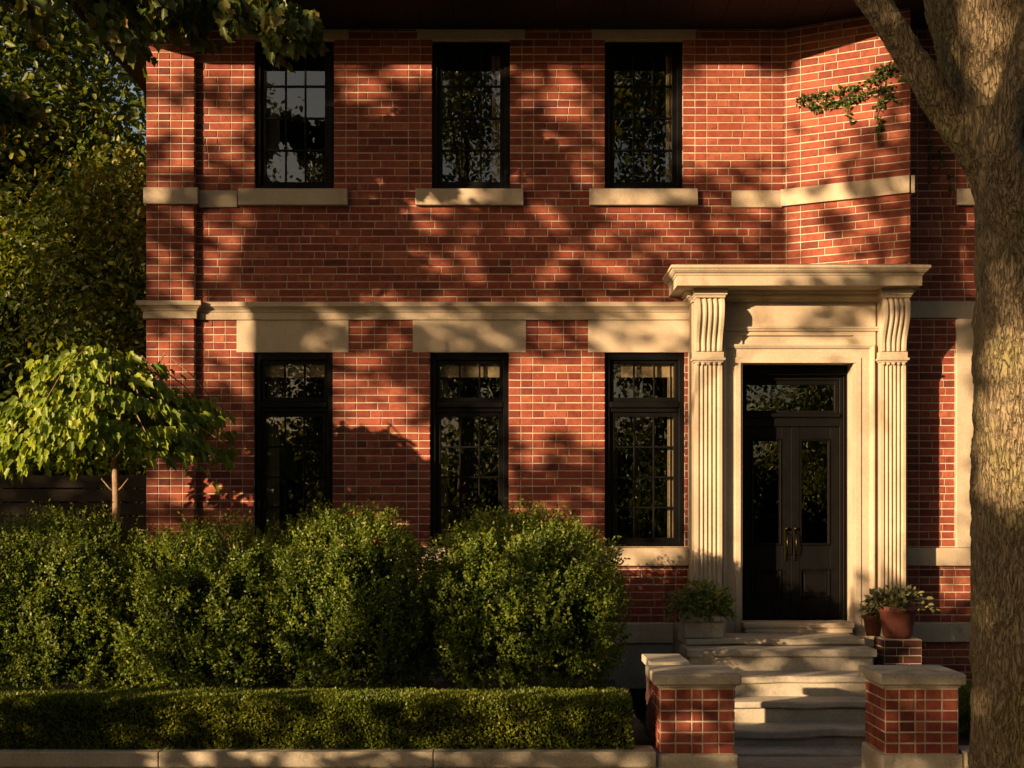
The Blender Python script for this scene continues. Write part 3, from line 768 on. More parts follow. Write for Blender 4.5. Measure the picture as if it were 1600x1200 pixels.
# ------------------------------------------------------------------ gate piers, wing wall, garden walls
def gate_pier(x0, x1, joints, label):
    yf = -4.66; w = x1-x0; root = empty('gate_pier', ((x0+x1)/2, yf+w/2, 0), label, 'gate pier', 'brick gate piers at the foot of the steps')
    zb, zt_ = 0.287, 0.788; yb = yf+w; n = 6; ch = (zt_-zb)/n
    b = MB(); b.box(x0, x1, yf, yb, zb-.02, zt_+.01, 0)
    Ts = [(lambda x, y, z: (x, yf+y, z)), (lambda x, y, z: (x0+y, yb-(x-x0), z)), (lambda x, y, z: (x1-y, yf+(x-x0), z)), (lambda x, y, z: (x1-(x-x0), yb-y, z))]
    for T in Ts:
        for k in range(n):
            for a, c in zip(joints[:-1], joints[1:]):
                brick(b, x0+w*a+.006, x0+w*c-.006, zb+ch*k+.0065, zb+ch*(k+1)-.0065, T, .02, p=.007)
    b.build('brick_shaft', [M['mortar'], M['brick']], root)
    b = MB(); e = .05; cx, cy = (x0+x1)/2, (yf+yb)/2
    b.box(x0-.015, x1+.015, yf-.015, yb+.015, zt_+.011, zt_+.032, bev=.004)
    b.box(x0-e, x1+e, yf-e, yb+e, zt_+.0325, zt_+.118, bev=.01)
    q = e-.006
    b.add([(x0-q, yf-q, zt_+.1182), (x1+q, yf-q, zt_+.1182), (x1+q, yb+q, zt_+.1182), (x0-q, yb+q, zt_+.1182), (cx, cy, zt_+.137)], [(0,1,4),(1,2,4),(2,3,4),(3,0,4)])
    b.build('cap', M['stone_grime'], root)
    b = MB(); b.box(x0-.03, x1+.03, yf-.035, yb+.03, -0.12, zb-.001, bev=.01); b.build('base', M['stone_grime'], root)
jl = [0, .21, .425, .57, .79, 1.0]
gate_pier(PX(1031, -4.66), PX(1147, -4.66), jl, 'brick gate pier joined to the low coping wall beside the steps')
gate_pier(PX(1383, -4.66), PX(1497, -4.66), [0, .19, .41, .545, .775, 1.0], 'brick gate pier next to the big street tree')

ww = empty('wing_wall', (1.29, -3.7, 0), 'low brick wing wall with flat stone coping behind a gate pier', 'wall')
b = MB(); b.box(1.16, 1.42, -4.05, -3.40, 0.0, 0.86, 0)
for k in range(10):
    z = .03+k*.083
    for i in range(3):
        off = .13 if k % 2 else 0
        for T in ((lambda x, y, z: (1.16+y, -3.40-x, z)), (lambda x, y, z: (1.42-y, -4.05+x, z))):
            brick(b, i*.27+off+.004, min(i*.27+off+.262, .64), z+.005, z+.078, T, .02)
b.build('brickwork', [M['soil'], M['brick_dark_shaded']], ww)  # dark joints and brick carry the side's shade in their colour
b = MB(); b.box(1.12, 1.455, -4.06, -3.38, 0.862, 0.93, bev=.008); b.build('coping', M['step'], ww)

def garden_wall(x0, x1, label):
    root = empty('garden_wall', ((x0+x1)/2, -4.6, -.1), label, 'wall', 'low stone walls along the sidewalk')
    b = MB(); x = x0; i = 0
    while x < x1-.05:
        e = min(x+1.45, x1); b.box(x+.002, e-.002, -4.70, -4.45, -.12, .195, bev=.006); x = e
    b.build('wall_stone', M['stone_grime'], root)
    b = MB(); x = x0
    while x < x1-.05:
        e = min(x+2.1, x1); b.box(x+.0015, e-.0015, -4.73, -4.42, .1955, .315, bev=.008); x = e
    b.build('coping', M['stone_grime'], root)
garden_wall(-9.0, PX(1031, -4.66)-.032, 'low pale stone wall below the clipped front hedge')
garden_wall(PX(1497, -4.66)+.032, 9.0, 'low pale stone wall right of the gate pier by the tree')

# ------------------------------------------------------------------ planting
def superell(n, c, rad, p, zmin=None):
    d = rdir(n); k = (np.abs(d)**p).sum(1)**(-1/p)
    return d, k

def shrub(label, cx, cy, z0, rx, ry, rz, p=2.5, nspr=5200, seed=1, lsz=0.034, ztop_bias=0.6, mat='lf_hedge', lump=0.10, group='rounded shrubs in front of the house'):
    """a dense shrub: core and inner leaves coloured dark as shade, upright leafy sprigs all over its uneven surface"""
    cz = z0+rz
    d = rdir(int(nspr*1.9)); d = d[(d[:, 2] > -0.75)][:int(nspr*1.35)]
    dn = np.array([mnoise.noise(Vector((q[0]*6, q[1]*6, q[2]*2.6+seed*5.7))) for q in d]); d = d[dn > -.02-.32*rng.random(len(d))]; n = len(d)
    k = (np.abs(d)**p).sum(1)**(-1/p)
    lum = np.array([mnoise.noise(Vector(q)*3.0+Vector((seed*7.3, 0, 0)))*.7+mnoise.noise((q[0]*6.5, q[1]*6.5+seed*3.1, q[2]*2.2))*1.25 for q in d])
    rad = k*(1+lump*lum)*(1-.16*rng.random(n)**2)
    P = np.array([cx, cy, cz]) + d*rad[:, None]*np.array([rx, ry, rz])
    nrm = unit(d/np.array([rx, ry, rz]))
    up = np.array([0, 0, 1.0])
    sd = unit(nrm*.8+up*.85+rng.normal(size=(n, 3))*.35)
    sl_ = rng.uniform(.06, .15, n)*(1+.6*np.clip(nrm[:, 2], 0, 1))
    per = 8
    t = np.tile(np.linspace(.15, 1.0, per), n); base = np.repeat(P, per, 0); D0 = np.repeat(sd, per, 0); SL = np.repeat(sl_, per)
    C = base + D0*(t*SL)[:, None] + rng.normal(size=(n*per, 3))*.006
    D = unit(D0*.75+rdir(n*per)*.9); N = rdir(n*per)*.9+np.repeat(nrm, per, 0)*.9+np.array([-.25, -.2, .2])
    L = rng.uniform(.7, 1.25, n*per)*lsz
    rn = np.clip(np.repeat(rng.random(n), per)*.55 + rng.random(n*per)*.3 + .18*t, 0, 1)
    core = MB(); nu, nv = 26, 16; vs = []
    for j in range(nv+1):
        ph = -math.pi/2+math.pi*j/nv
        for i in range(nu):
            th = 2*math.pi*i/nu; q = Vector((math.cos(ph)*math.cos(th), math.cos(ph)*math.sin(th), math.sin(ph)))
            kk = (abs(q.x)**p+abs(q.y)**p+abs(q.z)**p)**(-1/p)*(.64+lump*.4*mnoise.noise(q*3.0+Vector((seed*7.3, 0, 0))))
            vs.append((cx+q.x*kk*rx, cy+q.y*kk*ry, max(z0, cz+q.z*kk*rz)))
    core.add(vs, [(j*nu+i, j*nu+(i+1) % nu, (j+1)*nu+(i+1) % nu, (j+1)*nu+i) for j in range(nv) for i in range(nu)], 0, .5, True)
    m = int(nspr*2.6); di = rdir(m); di = di[di[:, 2] > -.8]; m = len(di)
    ki = (np.abs(di)**p).sum(1)**(-1/p)*rng.uniform(.66, .84, m)
    Ci = np.array([cx, cy, cz]) + di*ki[:, None]*np.array([rx, ry, rz])
    C = np.vstack([C, Ci]); D = np.vstack([D, unit(di+rdir(m)*1.2)]); N = np.vstack([N, di+rdir(m)*1.2])
    L = np.concatenate([L, rng.uniform(.8, 1.4, m)*lsz*1.25]); rn = np.concatenate([rn, rng.random(m)*.35])  # inner leaves coloured darker so the gaps read as shaded
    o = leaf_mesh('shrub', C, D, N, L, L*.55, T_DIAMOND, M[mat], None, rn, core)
    tag(o, label, 'shrub', group)
    return o
shrub('loose green shrub at the far left under the small weeping tree', -4.38, -2.05, 0.28, 0.80, 0.70, 0.84, 2.9, 5200, 1, lump=.21)
shrub('broad loose shrub right of the thin tree trunk, lower than its neighbours', -2.93, -2.05, 0.28, 0.76, 0.68, 0.79, 2.9, 5000, 2, lump=.21)
shrub('tall rounded shrub under the left ground floor window', -1.54, -2.0, 0.28, 0.745, 0.73, 0.87, 2.6, 5600, 3, lump=.18)
shrub('widest rounded shrub, closest to the entrance steps', 0.10, -2.0, 0.28, 0.90, 0.76, 0.88, 2.45, 6800, 4, lump=.15)
shrub('small dark shrub squeezed between gate pier and big tree', 4.05, -3.9, 0.28, 0.34, 0.32, 0.17, 2.3, 1100, 5, lump=.08)

# clipped front hedge
def front_hedge():
    x0, x1, yf, yb, z0, z1 = -6.2, 0.92, -4.62, -4.12, 0.30, 0.71
    n = 64000
    A = np.array([(x1-x0)*(z1-z0), (x1-x0)*(yb-yf)*.9, (yb-yf)*(z1-z0)*1.2]); pr = A/A.sum()
    w = rng.choice(3, n, p=pr)
    X = rng.uniform(x0, x1, n); Y = rng.uniform(yf, yb, n); Z = rng.uniform(z0, z1, n); N = np.zeros((n, 3))
    f = w == 0; Y[f] = yf; N[f] = (0, -1, 0)
    f = w == 1; Z[f] = z1; N[f] = (0, 0, 1)
    f = w == 2; X[f] = x1; N[f] = (1, 0, 0)
    rr = .09                                                   # rounded shoulder
    dy_, dz_ = np.maximum(0, yf+rr-Y), np.maximum(0, Z-(z1-rr)); dd = np.hypot(dy_, dz_); o = dd > rr
    Y[o] = yf+rr-dy_[o]/dd[o]*rr; Z[o] = z1-rr+dz_[o]/dd[o]*rr
    N[o] = np.stack([0*dy_[o], -dy_[o], dz_[o]], 1)/dd[o][:, None]
    P = np.stack([X, Y, Z], 1)
    lum = np.array([mnoise.noise((q[0]*2.2, q[1]*2.2, q[2]*2.2))*.012+mnoise.noise((q[0]*9, q[1]*9, q[2]*9))*.012 for q in P])
    P = P + N*(lum - .045*rng.random(n)**1.5)[:, None]
    D = unit(N*.8+rdir(n)*.8+np.array([0, 0, .55])); NN = N*.6+rdir(n)
    L = rng.uniform(.020, .036, n)
    core = MB(); core.box(x0+.03, x1-.05, yf+.06, yb-.04, z0-.02, z1-.06)
    brown = np.array([mnoise.noise((q[0]*1.3, 4.0, q[2]*3)) for q in P])
    rn = np.clip(rng.random(n)*.7+.25*brown+.12, 0, 1)
    o = leaf_mesh('front_hedge', P, D, NN, L, L*.6, T_DIAMOND, M['lf_box'], None, rn, core)
    tag(o, 'low clipped box hedge running along the stone garden wall', 'hedge')
front_hedge()

def limb_path(a, c, n=7, sag=0.0, wig=0.08):
    a, c = Vector(a), Vector(c); L = (c-a).length; o = []
    for i in range(n+1):
        t = i/n; p = a.lerp(c, t); p += Vector((0, 0, sag*math.sin(math.pi*t)))
        if 0 < i < n: p += Vector((R(-1, 1), R(-1, 1), R(-1, 1)))*wig*L*.25
        o.append(p)
    return o

# small weeping tree
def small_tree():
    bx, by, bz = PX(184, -1.9), -1.9, 0.3
    root = empty('weeping_tree', (bx, by, bz), 'small umbrella shaped tree with drooping lime green leaves and thin trunk', 'tree')
    zt_ = PZ(700, by); b = MB()
    b.tube([(bx+.02, by, bz-.05), (bx+.01, by, 1.0), (bx-.02, by, 1.7), (bx-.015, by, 2.3), (bx-.03, by, zt_)], [.06, .048, .043, .036, .032], 14)
    tips = []
    for i in range(46):
        a = 2*math.pi*i/46+R(-.2, .2); rr = R(.45, 1.12); zc = zt_+R(.05, .95)
        hub = Vector((bx-.03, by, zt_+R(-.15, .25)))
        mid_ = hub+Vector((math.cos(a)*rr*.5, math.sin(a)*rr*.45, (zc-hub.z)*.8+.2))
        end = hub+Vector((math.cos(a)*rr*1.05, math.sin(a)*rr*.85, (zc-hub.z)*.55-.05*rr))
        pts = [hub, hub.lerp(mid_, .5)+Vector((0, 0, .06)), mid_, mid_.lerp(end, .5)+Vector((0, 0, .05)), end]
        b.tube(pts, [.018, .013, .010, .007, .004], 6); tips.append(pts)
    for s_ in (-1, 1): b.tube([(bx-.02, by, PZ(770, by)), (bx-.02+s_*.06, by-.02, PZ(762, by)), (bx-.02+s_*.13, by-.03, PZ(748, by))], [.012, .009, .006], 6)
    b.build('trunk', M['young_bark'], root)
    # layered umbrella of leaves
    n = 6200; th = rng.uniform(0, 2*math.pi, n); u = rng.random(n)
    rr = np.sqrt(u); lay_ = rng.random(n)**1.4
    RX, RY = 1.04, 0.92
    lob = 1+.10*np.sin(3*th+1)+.07*np.sin(7*th)
    zdome = PZ(550, by) - .04 - .70*rr**2.0 - lay_*(.78*(1-.5*rr)) + np.array([.10*mnoise.noise((a*1.1, c*2.2, 4.4)) + .08*mnoise.noise((a*3.5, c*5, 1.4)) for a, c in zip(th, rr)])
    P = np.stack([bx-.13+np.cos(th)*rr*RX*lob, by+np.sin(th)*rr*RY*lob, zdome], 1) + rng.normal(size=(n, 3))*.05
    cl = np.array([mnoise.noise((q[0]*2.4, q[1]*2.4, q[2]*6.5+q[0]*1.5)) for q in P]); keep = cl > .02-.2*rng.random(n); P = P[keep]; th = th[keep]; rr = rr[keep]; n = len(P)
    out = np.stack([np.cos(th), np.sin(th), np.zeros(n)], 1)
    D = unit(out*(.45+.4*rr[:, None])+np.array([0, 0, -1.0])*(.35+.7*rr[:, None])+rdir(n)*.5)
    N = out*.6+np.array([-.15, -.2, .6])+rdir(n)*.6
    L = rng.uniform(.06, .135, n)
    leaf_mesh('crown', P, D, N, L, L*.72, T_MAPLE, M['lf_small'], root)
small_tree()

# ------------------------------------------------------------------ trees
def crown_pts(c, r, n, clumps, cr, shell=.55, flat=.8):
    d = rdir(clumps); k = (shell+(1-shell)*rng.random(clumps))[:, None]
    cc = np.array(c)+d*k*np.array(r)
    w = rng.integers(0, clumps, n)
    o = rng.normal(size=(n, 3))*cr*np.array([1, 1, flat])
    return cc[w]+o, unit(o+d[w]*cr*.6), cc

def tree(name, label, base, c, r, nleaf, clumps, cr, leaf=.10, trunk_r=.15, mat='lf_back', tm=T_OVAL, group=None, lean=0.0, lwid=.6, nl=14, bark='twig'):
    root = empty(name, base, label, 'tree', group)
    P, O, cc = crown_pts(c, r, nleaf, clumps, cr)
    n = len(P)
    D = unit(O*.6+rdir(n)*.9+np.array([0, 0, -.35])); N = O*.5+rdir(n)*.7+np.array([0, 0, .5])
    L = rng.uniform(.7, 1.3, n)*leaf
    tint_ = np.repeat(rng.random(clumps), 1)
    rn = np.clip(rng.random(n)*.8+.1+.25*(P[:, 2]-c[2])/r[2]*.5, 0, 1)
    leaf_mesh('crown', P, D, N, L, L*lwid, tm, M[mat], root, rn)
    b = MB(); bs = Vector(base); tp = Vector((c[0], c[1], c[2]+r[2]*.35))
    pts = [bs, bs.lerp(tp, .3)+Vector((lean, 0, 0)), bs.lerp(tp, .6)+Vector((lean*.6, R(-.1, .1), 0)), tp]
    b.tube(pts, [trunk_r*1.25, trunk_r, trunk_r*.7, trunk_r*.3], 12)
    for i in range(nl):
        e = Vector(cc[i % len(cc)]); t = R(.35, .9); s_ = bs.lerp(tp, t)
        b.tube(limb_path(s_, e, 5, .1), [trunk_r*.35*(1-.8*q/5) for q in range(6)], 6)
    b.build('trunk', M[bark], root)
    return root

bk = 'dense trees growing beside the house'
tree('woodland_tree', 'bushy tree with small bright leaves tight against the house side', (-5.15, 2.4, .3), (-5.25, 2.6, 4.3), (.95, 1.0, 2.7), 15000, 60, .30, .095, .09, group=bk)
tree('woodland_tree', 'dark columnar tree behind the umbrella shaped small tree', (-6.6, 3.0, .3), (-6.55, 3.0, 4.0), (1.15, 1.0, 3.0), 15000, 60, .32, .105, .11, group=bk)
tree('woodland_tree', 'leafy tree at the left picture edge, glowing at its top', (-8.1, 3.6, .3), (-8.0, 3.6, 5.2), (1.3, 1.2, 3.2), 13000, 55, .34, .12, .12, group=bk)
tree('woodland_tree', 'tall tree farther back showing above the columnar tree', (-7.6, 7.0, .3), (-7.5, 7.0, 7.4), (2.0, 1.7, 3.6), 18000, 70, .42, .11, .16, group=bk)
tree('woodland_tree', 'far tree seen in the gap right beside the house wall', (-6.2, 11.0, .3), (-6.3, 11.0, 5.6), (1.7, 1.7, 4.6), 10000, 60, .42, .12, .16, group=bk)
tree('woodland_tree', 'far tree at the left edge with pale gaps of sky', (-11.5, 11.0, .3), (-11.3, 11.0, 5.2), (2.3, 1.8, 4.4), 9000, 55, .46, .13, .18, group=bk)
tree('woodland_tree', 'tall dense tree filling the upper left corner behind the maple bough', (-9.0, 5.4, .3), (-8.6, 5.2, 7.9), (2.6, 1.5, 3.3), 26000, 90, .42, .135, .16, group=bk)

fence = empty('board_fence', (-8.6, 1.1, .3), 'dark horizontal board fence in deep shade beside the house', 'fence')
b = MB()
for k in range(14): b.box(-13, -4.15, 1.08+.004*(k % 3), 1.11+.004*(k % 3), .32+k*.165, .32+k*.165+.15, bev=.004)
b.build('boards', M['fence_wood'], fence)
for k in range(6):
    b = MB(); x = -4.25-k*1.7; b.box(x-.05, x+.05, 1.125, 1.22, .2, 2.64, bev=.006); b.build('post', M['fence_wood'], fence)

# maple whose bough hangs into the top left of the view
def maple():
    base = (-8.4, -4.9, -.1)
    root = empty('maple_tree', base, 'maple with long leafy bough hanging across the upper left of the house', 'tree')
    b = MB()
    b.tube([base, (-8.38, -4.9, 2), (-8.3, -4.8, 4), (-8.1, -4.6, 6.0), (-7.9, -4.5, 8.5)], [.30, .22, .2, .17, .10], 18)
    bough = [Vector(q) for q in ((-8.15, -4.6, 5.6), (-7.2, -4.0, 6.5), (-6.0, -3.2, 7.05), (-4.8, -2.5, 7.25), (-3.6, -2.1, 7.25), (-2.6, -1.95, 7.1), (-2.0, -1.9, 6.95))]
    b.tube(bough, [.11, .095, .08, .06, .042, .025, .01], 10)
    sub = []
    for i in range(66):
        t = R(1.6, 5.95) if i < 44 else R(2.4, 4.3); k = int(t); s_ = bough[k].lerp(bough[min(k+1, 6)], t-k)
        ln = R(.35, .95)*(1.2 if t < 4 else .72); a = R(-1.2, 1.2)
        e = s_+Vector((.55*ln*math.cos(a)*R(.2, 1), ln*.75*math.sin(a), -ln*R(.25, .8)+(.25 if t < 3.5 else .05)))
        p = limb_path(s_, e, 5, .10, .05); b.tube(p, [.016, .012, .009, .006, .004, .003], 6); sub.append(p)
    low = [Vector(q) for q in ((-8.25, -4.7, 4.6), (-7.2, -4.0, 5.5), (-6.2, -3.3, 5.95), (-5.3, -2.8, 6.05), (-4.55, -2.6, 5.85))]
    b.tube(low, [.08, .06, .045, .028, .012], 10)
    for i in range(34):
        t = R(1.6, 3.95); k = int(t); s_ = low[k].lerp(low[k+1], t-k); ln = R(.3, .75)
        e = s_+Vector((R(-.1, .5)*ln, R(-.8, .8)*ln, -ln*R(.0, .8)+.12)); p = limb_path(s_, e, 5, .08, .05); b.tube(p, [.012, .009, .007, .005, .004, .003], 6); sub.append(p)
    up = []
    for i in range(8):
        t = R(.2, 3.6); k = int(t); s_ = bough[k].lerp(bough[k+1], t-k)
        e = s_+Vector((R(-.4, .6), R(-.9, .4), R(-.2, .9))); p = limb_path(s_, e, 5, .1, .05); b.tube(p, [.02, .015, .011, .008, .005, .003], 6); up.append(p)
    b.build('trunk', M['twig'], root)
    C = []; Dd = []
    for p in sub+up:
        for _ in range(46):
            t = R(.15, 1)*5; k = min(4, int(t)); q = p[k].lerp(p[k+1], t-k)
            C.append(q+Vector((R(-.11, .11), R(-.11, .11), R(-.13, .05)))); Dd.append((p[5]-p[0]).normalized())
    C = np.array(C); Dd = np.array(Dd); n = len(C)
    D = unit(Dd*.5+np.array([.1, -.1, -1.0])*.8+rdir(n)*.75); N = np.array([-.35, -.6, .6])+rdir(n)*.75
    L = rng.uniform(.085, .155, n)
    leaf_mesh('crown', C, D, N, L, L*.95, T_MAPLE, M['lf_maple'], root)
maple()

# big street tree on the right
def street_tree():
    root = empty('street_tree', (3.25, -7.2, -.1), 'massive old street tree with furrowed bark and forked limbs', 'tree')
    b = MB(); y = -7.2
    def q(px, py, dy_=0.0): return (PX(px, y+dy_), y+dy_, PZ(py, y+dy_))
    b.tube([(3.16, y, -.25), (3.12, y, .15), (3.09, y, 1.0), (3.085, y, 2.2), q(1634, 560), q(1636, 430), q(1630, 340), q(1606, 240, -.03), q(1580, 140, -.08), q(1558, 20, -.10), q(1552, -120, -.1), q(1560, -380, -.1), q(1590, -800, -.1)],
           [.60, .45, .405, .40, .40, .395, .375, .31, .25, .225, .215, .20, .16], 48)
    b.tube([q(1650, 520, .0), q(1600, 380, -.02), q(1552, 262, .02), q(1490, 190, .05), q(1425, 95, .06), q(1352, -20, .06), q(1270, -190, .06), q(1200, -420, .06)], [.2, .22, .14, .10, .088, .086, .085, .06], 28)  # left limb
    b.tube([q(1640, 480, .05), q(1600, 340, .13), q(1545, 210, .30), q(1500, 90, .45), q(1470, -30, .55), q(1425, -220, .6), q(1360, -560, .65)], [.2, .25, .17, .135, .125, .11, .08], 28)    # rear left limb
    b.tube([q(1640, 460, -.05), q(1595, 320, -.2), q(1562, 225, -.34), q(1585, 130, -.40), q(1625, 10, -.45), q(1690, -180, -.5), q(1800, -420, -.5)], [.15, .2, .105, .088, .085, .08, .05], 24)        # right limb
    b.tube([q(1650, 480, .1), q(1650, 330, .1), q(1720, 150, .2), q(1800, -60, .3), q(1900, -400, .3)], [.2, .26, .18, .16, .1], 24)
    o = b.build('trunk', M['bark'], root)
    rm = o.modifiers.new('fuse', 'REMESH'); rm.mode = 'VOXEL'; rm.voxel_size = .012; rm.use_smooth_shade = True
    sm = o.modifiers.new('smooth', 'SMOOTH'); sm.factor = .6; sm.iterations = 14
    tx = bpy.data.textures.new('bark_lumps', 'CLOUDS'); tx.noise_scale = .16; tx.noise_depth = 3
    dp = o.modifiers.new('lumps', 'DISPLACE'); dp.texture = tx; dp.strength = .045; dp.mid_level = .5
    tx2 = bpy.data.textures.new('bark_ridges', 'CLOUDS'); tx2.noise_scale = .035; tx2.noise_depth = 2
    dp2 = o.modifiers.new('ridges', 'DISPLACE'); dp2.texture = tx2; dp2.strength = .018; dp2.mid_level = .5
    # high crown, above the picture
    P, O, cc = crown_pts((4.0, -6.8, 10.2), (3.6, 3.2, 2.4), 7000, 60, .5)
    n = len(P); D = unit(O*.5+rdir(n)+np.array([0, 0, -.4])); N = rdir(n)+np.array([0, 0, .5]); L = rng.uniform(.12, .2, n)
    leaf_mesh('crown', P, D, N, L, L*.9, T_MAPLE, M['lf_maple'], root)
street_tree()

# climbing vine on the bay
def vine():
    b = MB(); C = []; Dd = []
    def stem(pts, T, n, spread):
        p3 = [Vector(T(*q)) for q in pts]
        b.tube(p3, [.006]*len(p3), 5)
        for _ in range(n):
            t = R(0, len(p3)-1.001); k = int(t); q = p3[k].lerp(p3[k+1], t-k)
            C.append(q+Vector((R(-1, 1)*spread, R(-.05, -.008), R(-1, 1)*spread*.8))); Dd.append((R(-1, 1), R(-.6, -.1), R(-1, .6)))
    sx = lambda px: (px-1224)/(1422-1224)*BL
    zz = lambda px, py: HZ+(810-py)*(DIST+BAYY*(px-1224)/198)/FPX
    def S(*pp): return [(sx(a), -.015, zz(a, c)) for a, c in pp]
    stem(S((1410, 100), (1380, 118), (1340, 138), (1295, 150), (1245, 160)), Tb, 230, .06)
    stem(S((1412, 128), (1395, 108), (1384, 104), (1372, 112)), Tb, 40, .03)
    stem(S((1400, 160), (1390, 150), (1378, 158), (1366, 170)), Tb, 30, .03)
    stem(S((1400, 135), (1350, 150), (1310, 162), (1268, 172)), Tb, 170, .05)
    stem(S((1370, 118), (1385, 150), (1372, 180), (1376, 205)), Tb, 36, .03)
    stem(S((1330, 150), (1326, 178), (1332, 196)), Tb, 20, .025)
    stem(S((1372, 205), (1374, 232)), Tb, 8, .015)
    Tw = lambda x, y, z: (x, y, z)
    for px, y0, y1, n in ((1451, 190, 290, 18), (1468, 235, 270, 14), (1482, 262, 306, 12), (1446, 178, 205, 10)):
        stem([(PX(px), -.012, PZ(y0)), (PX(px+2), -.012, PZ((y0+y1)/2)), (PX(px-1), -.012, PZ(y1))], Tw, n, .02)
    C = np.array([tuple(c) for c in C]); Dd = np.array(Dd); n = len(C)
    N = np.array([-.3, -1.0, .45])+rdir(n)*.5; L = rng.uniform(.024, .052, n)
    o = leaf_mesh('climbing_vine', C, Dd, N, L, L*.8, T_MAPLE, M['lf_vine'], None, None, None, b)
    tag(o, 'wispy green vine clinging to the angled brick bay', 'vine')
vine()

# potted plants beside the door
px_, py_ = PX(1102, -.95), -0.86
b = MB(); zp = .66
b.box(1.78-.0, 2.19, -1.1, -.72, .858, 1.03, bev=.012)
b.box(1.765, 2.205, -1.115, -.705, 1.0305, 1.08, bev=.01)
b.box(1.81, 2.16, -1.07, -.75, 1.0805, 1.085)
tag(b.build('stone_planter', M['stone_grime']), 'square grey stone planter at the left end of the landing', 'planter')
def potplant(name, label, c, r, n, leaf, mat, droop):
    d = rdir(n); d[:, 2] = np.abs(d[:, 2])*.9-.15*droop
    k = rng.uniform(.35, 1, n)[:, None]
    P = np.array(c)+d*k*np.array(r)
    keep = np.array([mnoise.noise(Vector(q)*7) for q in P]) > -.18
    P = P[keep]; d = d[keep]; n = len(P)
    D = unit(d+rdir(n)*.8); N = d+rdir(n)*.8+np.array([0, -.3, .5]); L = rng.uniform(.6, 1.3, n)*leaf
    tw = MB()
    for i in range(40):
        e = P[rng.integers(0, n)]; s_ = Vector((c[0]+R(-.08, .08), c[1]+R(-.05, .05), c[2]-.06)); tw.tube([s_, s_.lerp(Vector(e), .5)+Vector((0, 0, .05)), Vector(e)], [.006, .004, .002], 5)
    o = leaf_mesh(name, P, D, N, L, L*.55, T_OVAL, M[mat], None, None, None, tw)
    return tag(o, label, 'plant')
potplant('trailing_plant', 'bushy green trailing plant in the grey stone planter', (1.98, -.92, 1.16), (.38, .29, .48), 1300, .066, 'lf_pot', 1.6)
pedx = PX(1402, -1.05)
b = MB(); pw = .19; Tq = lambda x, y, z: (pedx-pw+x, -1.25+y, z)
b.box(pedx-pw, pedx+pw, -1.25, -.87, .28, .86, 0)
for k in range(7):
    z = .29+k*.081; cuts = [0, .125, .255, .38] if k % 2 else [0, .19, .38]
    for a, c in zip(cuts[:-1], cuts[1:]): brick(b, a+.004, c-.004, z+.005, z+.077, Tq, .02)
    for a, c in zip(cuts[:-1], cuts[1:]): brick(b, a+.004, c-.004, z+.005, z+.077, lambda x, y, z: (pedx-pw+y, -.87-x, z), .02)
ped = b.build('brick_pedestal', [M['mortar'], M['brick_dark_shaded']])
tag(ped, 'dark brick pedestal carrying the large terracotta pot', 'pedestal')
b = MB(); b.lathe(pedx, -1.06, [(0, .862), (.135, .862), (.15, .90), (.185, 1.13), (.205, 1.14), (.21, 1.19), (.195, 1.195), (.175, 1.18), (.16, 1.15), (0, 1.15)], 36)
tag(b.build('terracotta_pot', M['terracotta']), 'large terracotta pot on the brick pedestal right of the door', 'flowerpot', 'terracotta pots right of the door')
b = MB(); sx_ = PX(1363, -.75); b.lathe(sx_, -.78, [(0, .861), (.07, .861), (.078, .89), (.098, 1.03), (.11, 1.04), (.11, 1.075), (.10, 1.08), (.09, 1.05), (0, 1.05)], 28)
tag(b.build('terracotta_pot', M['terracotta']), 'small terracotta pot on the landing beside the taller potted plant', 'flowerpot', 'terracotta pots right of the door')
potplant('flowering_plant', 'grey green mounding plant with pale tips in the large terracotta pot', (pedx, -1.06, 1.19), (.36, .28, .27), 800, .065, 'lf_grey', .9)
potplant('small_potted_plant', 'sparse leafy plant in the small terracotta pot', (sx_, -.78, 1.06), (.15, .12, .15), 280, .05, 'lf_pot', 1.0)

# ------------------------------------------------------------------ trees across the road (mirrored in the windows)
ac = 'tall trees across the road'
for i, (x, y_, h, r, lab) in enumerate((
        (-8.1, -21.5, 15.6, 1.9, 'tall rounded tree across the road, mirrored in the upper left window'),
        (-1.3, -23.0, 19.0, 3.0, 'very tall tree across the road, mirrored in the upper middle window'),
        (4.6, -22.0, 18.0, 2.8, 'very tall tree across the road, mirrored in the upper right window'),
        (10.5, -24.0, 16.0, 3.2, 'broad tree across the road facing the front door'),
        (-4.5, -21.8, 12.6, .8, 'lower slim tree across the road, between two taller ones'))):
    tree('roadside_tree', lab, (x, y_, -.16), (x, y_, h*.54), (r, r*.9, h*.46), 34000, 150, .44, .16, .24, group=ac, mat='lf_maple', nl=22)

